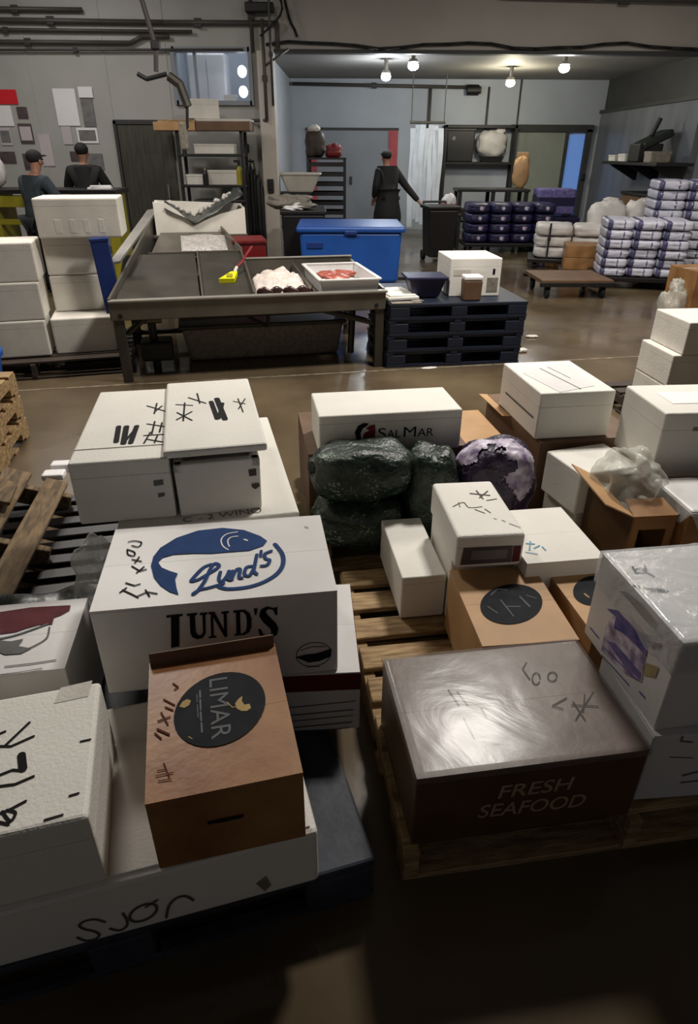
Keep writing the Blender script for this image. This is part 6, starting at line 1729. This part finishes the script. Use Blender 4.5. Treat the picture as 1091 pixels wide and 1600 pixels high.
def wrap_film(t, dm, m, down=0.35, grow=0.004, seed=0):
    """stretch film over the top and partly down the sides, slightly rumpled"""
    w, d, h = dm
    b = bmesh.new()
    bmesh.ops.create_cube(b, size=1.0)
    for v in b.verts:
        v.co = Vector((v.co.x * (w + 2 * grow), v.co.y * (d + 2 * grow), (v.co.z + 0.5) * (h * down + grow) + h * (1 - down)))
    bot = [f for f in b.faces if f.normal.z < -0.5]
    bmesh.ops.delete(b, geom=bot, context='FACES')
    bmesh.ops.subdivide_edges(b, edges=b.edges[:], cuts=22, use_grid_fill=True)
    for v in b.verts:
        n_ = noise.noise(Vector((v.co.x * 16 + seed, v.co.y * 16, v.co.z * 16)))
        if v.co.z > h + grow * 0.5: v.co.z += 0.0009 * n_ + 0.001 + 0.0025 * math.exp(-((v.co.x - 0.07 - 0.25 * v.co.y * v.co.y) / 0.008) ** 2)
        elif v.co.z < h * (1 - down) + 0.002: v.co.z += 0.06 * down * n_
    mb = MB()
    mb.bm.free()
    mb.bm = b
    return mb.build('plastic_film', m, t, smooth=True)
t, dm = box_root('k', 'seafood_carton', 'large dark brown carton lettered FRESH SEAFOOD wrapped in glossy film', 'carton')
carton(t, dm, 'wet_card')
ink(t, 'handwriting', 'k_hand', dm, 'top', 'ink', 0.0022)
lettering(t, 'printed_lettering', 'FRESH', MARKS['k_anchor'][0][2], dm, 'front', 'ink_label', 0.0015, shear=0.12, offset=0.012)
lettering(t, 'printed_lettering', 'SEAFOOD', MARKS['k_anchor'][1][2], dm, 'front', 'ink_label', 0.0015, shear=0.12, offset=0.012)
wrap_film(t, dm, 'film', 0.06, 0.0045, 2)

t, dm = box_root('l2', 'fish_box', 'white box with grey text under the wrapped white box at right', 'box')
carton(t, dm, 'white_card')
ink(t, 'printed_lines', 'l2_hand', dm, 'front', 'ink_grey', 0.0015)
t, dm = box_root('l', 'fish_box', 'film wrapped white box with blue purple fish print at right edge', 'box')
carton(t, dm, 'white_card')
ink(t, 'printed_panel', 'l_lilac', dm, 'left', 'print_lilac', 0.0010)
ink(t, 'printed_fish', 'l_blue', dm, 'left', 'ink_purple', 0.0015)
ink(t, 'printed_back_fin', 'l_gray', dm, 'left', 'ink_grey', 0.0018)
ink(t, 'printed_red_spot', 'l_red', dm, 'left', 'ink_rust', 0.0021)
ink(t, 'printed_yellow_spot', 'l_yellow', dm, 'left', 'ink_yellow', 0.0018)
ink(t, 'handwriting', 'l_hand', dm, 'top', 'ink', 0.0022)
wrap_film(t, dm, 'film_white', 0.35, 0.0045, 9)

# ================================================================ GOODS ON THE FAR RIGHT PALLET
t, dm = box_root('mb', 'brown_carton', 'dark brown carton under the foam box with taped paper', 'carton')
carton(t, dm, 'dark_card')
w, d, h = dm
MB().box((0.05, d * 0.5, 0.004), (-w / 2 - 0.02, 0.18, h - 0.002), rot=(0, R(6), 0), bev=0.001).build('loose_flap', 'tan_card', t)
t, dm = box_root('m1', 'foam_box', 'white foam box with a paper sheet taped on top, on brown carton', 'box')
t.location.z += 0.001
foam_box(t, dm, 'foam', 0.30)
ink(t, 'taped_paper', 'm1_paper', dm, 'top', 'white_card', 0.0015)
ink(t, 'faint_lines', 'm1_line', dm, 'top', 'ink_grey', 0.0022)
ink(t, 'side_groove', 'm1_line_side', dm, 'left', 'ink_grey', 0.0015)
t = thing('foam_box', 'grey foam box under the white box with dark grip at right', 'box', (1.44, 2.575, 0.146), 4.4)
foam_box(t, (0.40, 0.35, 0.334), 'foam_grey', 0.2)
t, dm = box_root('m2', 'foam_box', 'white foam box with dark grip mark at the right photo edge', 'box')
foam_box(t, dm, 'foam', 0.25)
w, d, h = dm
MB().box((0.05, 0.003, 0.016), (-0.05, -d / 2 - 0.001, h * 0.76), bev=0.001).build('grip_slot', 'stain', t)
MB().box((0.20, 0.14, 0.002), (-0.02, 0.0, h + 0.001)).build('taped_paper', 'paper', t)
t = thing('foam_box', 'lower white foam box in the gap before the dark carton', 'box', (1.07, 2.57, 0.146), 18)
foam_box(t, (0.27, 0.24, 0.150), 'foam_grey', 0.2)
t = thing('foam_box', 'white foam box below the taped one, touching the open carton', 'box', (1.062, 2.555, 0.298), 18)
foam_box(t, (0.30, 0.255, 0.192), 'foam', 0.16)
# open carton with the clear bag
t = thing('open_carton', 'open brown carton with a clear plastic bag in it', 'carton', (1.105, 2.22, 0.146), 6)
w, d, h = 0.17, 0.36, 0.345
th = 0.005
for sx, nm in ((-1, 'side_wall'), (1, 'side_wall')):
    MB().box((th, d, h), (sx * (w / 2 - th / 2), 0, h / 2), bev=0.0015, seg=1).build(nm, 'wet_card', t)
fw = MB()
fw.box((w, th, h * 0.55), (0, -d / 2 + th / 2, h * 0.275))
fw.box((w, th, h * 0.16), (0, -d / 2 + th / 2, h * 0.92))
for sx in (-1, 1):
    fw.box((w * 0.18, th, h * 0.30), (sx * w * 0.41, -d / 2 + th / 2, h * 0.69))
fw.build('front_wall', 'brown_card', t)
MB().box((w, th, h), (0, d / 2 - th / 2, h / 2)).build('back_wall', 'wet_card', t)
MB().box((w, d, th), (0, 0, th / 2)).build('bottom', 'dark_card', t)
MB().quad((-w / 2, -d / 2, h), (-w / 2, d / 2, h), (-w / 2 - 0.09, d / 2 + 0.01, h + 0.045), (-w / 2 - 0.09, -d / 2 + 0.05, h + 0.03), th).build('top_flap', 'tan_card', t)
MB().quad((-w / 2, -d / 2, h), (w / 2, -d / 2, h), (w / 2 - 0.01, -d / 2 + 0.10, h + 0.02), (-w / 2 + 0.01, -d / 2 + 0.10, h + 0.02), th).build('top_flap', 'brown_card', t)
MB().quad((w / 2, -d / 2, h), (w / 2, d / 2, h), (w / 2 + 0.03, d / 2, h + 0.03), (w / 2 + 0.03, -d / 2, h + 0.03), th).build('top_flap', 'wet_card', t)
crumple('clear_bag', 'crumpled clear bag sticking out of the open brown carton', 'bag', (1.100, 2.27, 0.395), (0.120, 0.13, 0.13), 7.7, spike=0.45)
t = thing('brown_carton', 'brown carton with a wet white sheet on top at right edge', 'carton', (1.385, 2.16, 0.146), 6.3)
carton(t, (0.35, 0.26, 0.36), 'brown_card')
t = thing('wet_sheet', 'wet white folded sheet draped on the brown carton at right edge', 'sheet', (1.39, 2.155, 0.507), 6.3)
MB().box((0.36, 0.27, 0.028), (0, 0, 0.014), bev=0.012).build('folded_top', 'white_card', t)
mb = MB()
mb.quad((-0.182, -0.137, 0.02), (0.18, -0.137, 0.02), (0.18, -0.150, -0.06), (-0.13, -0.150, -0.07), 0.005)
mb.quad((-0.182, -0.137, 0.02), (-0.182, 0.12, 0.02), (-0.19, 0.10, -0.05), (-0.19, -0.10, -0.04), 0.005)
mb.build('hanging_edge', 'film_white', t)
# stack at the right edge
for k, lb in enumerate(('lowest foam box of the stack at the right edge', 'wider lower white foam box of the stack at the right edge', 'upper white foam box of the stack at the right edge')):
    t = thing('foam_box', lb, 'box', (2.26 + 0.05 * (k == 2), 4.20, 0.146 + k * 0.202), 6, 'foam boxes at the right edge')
    foam_box(t, (0.52, 0.40, 0.20), 'foam_far', 0.22)
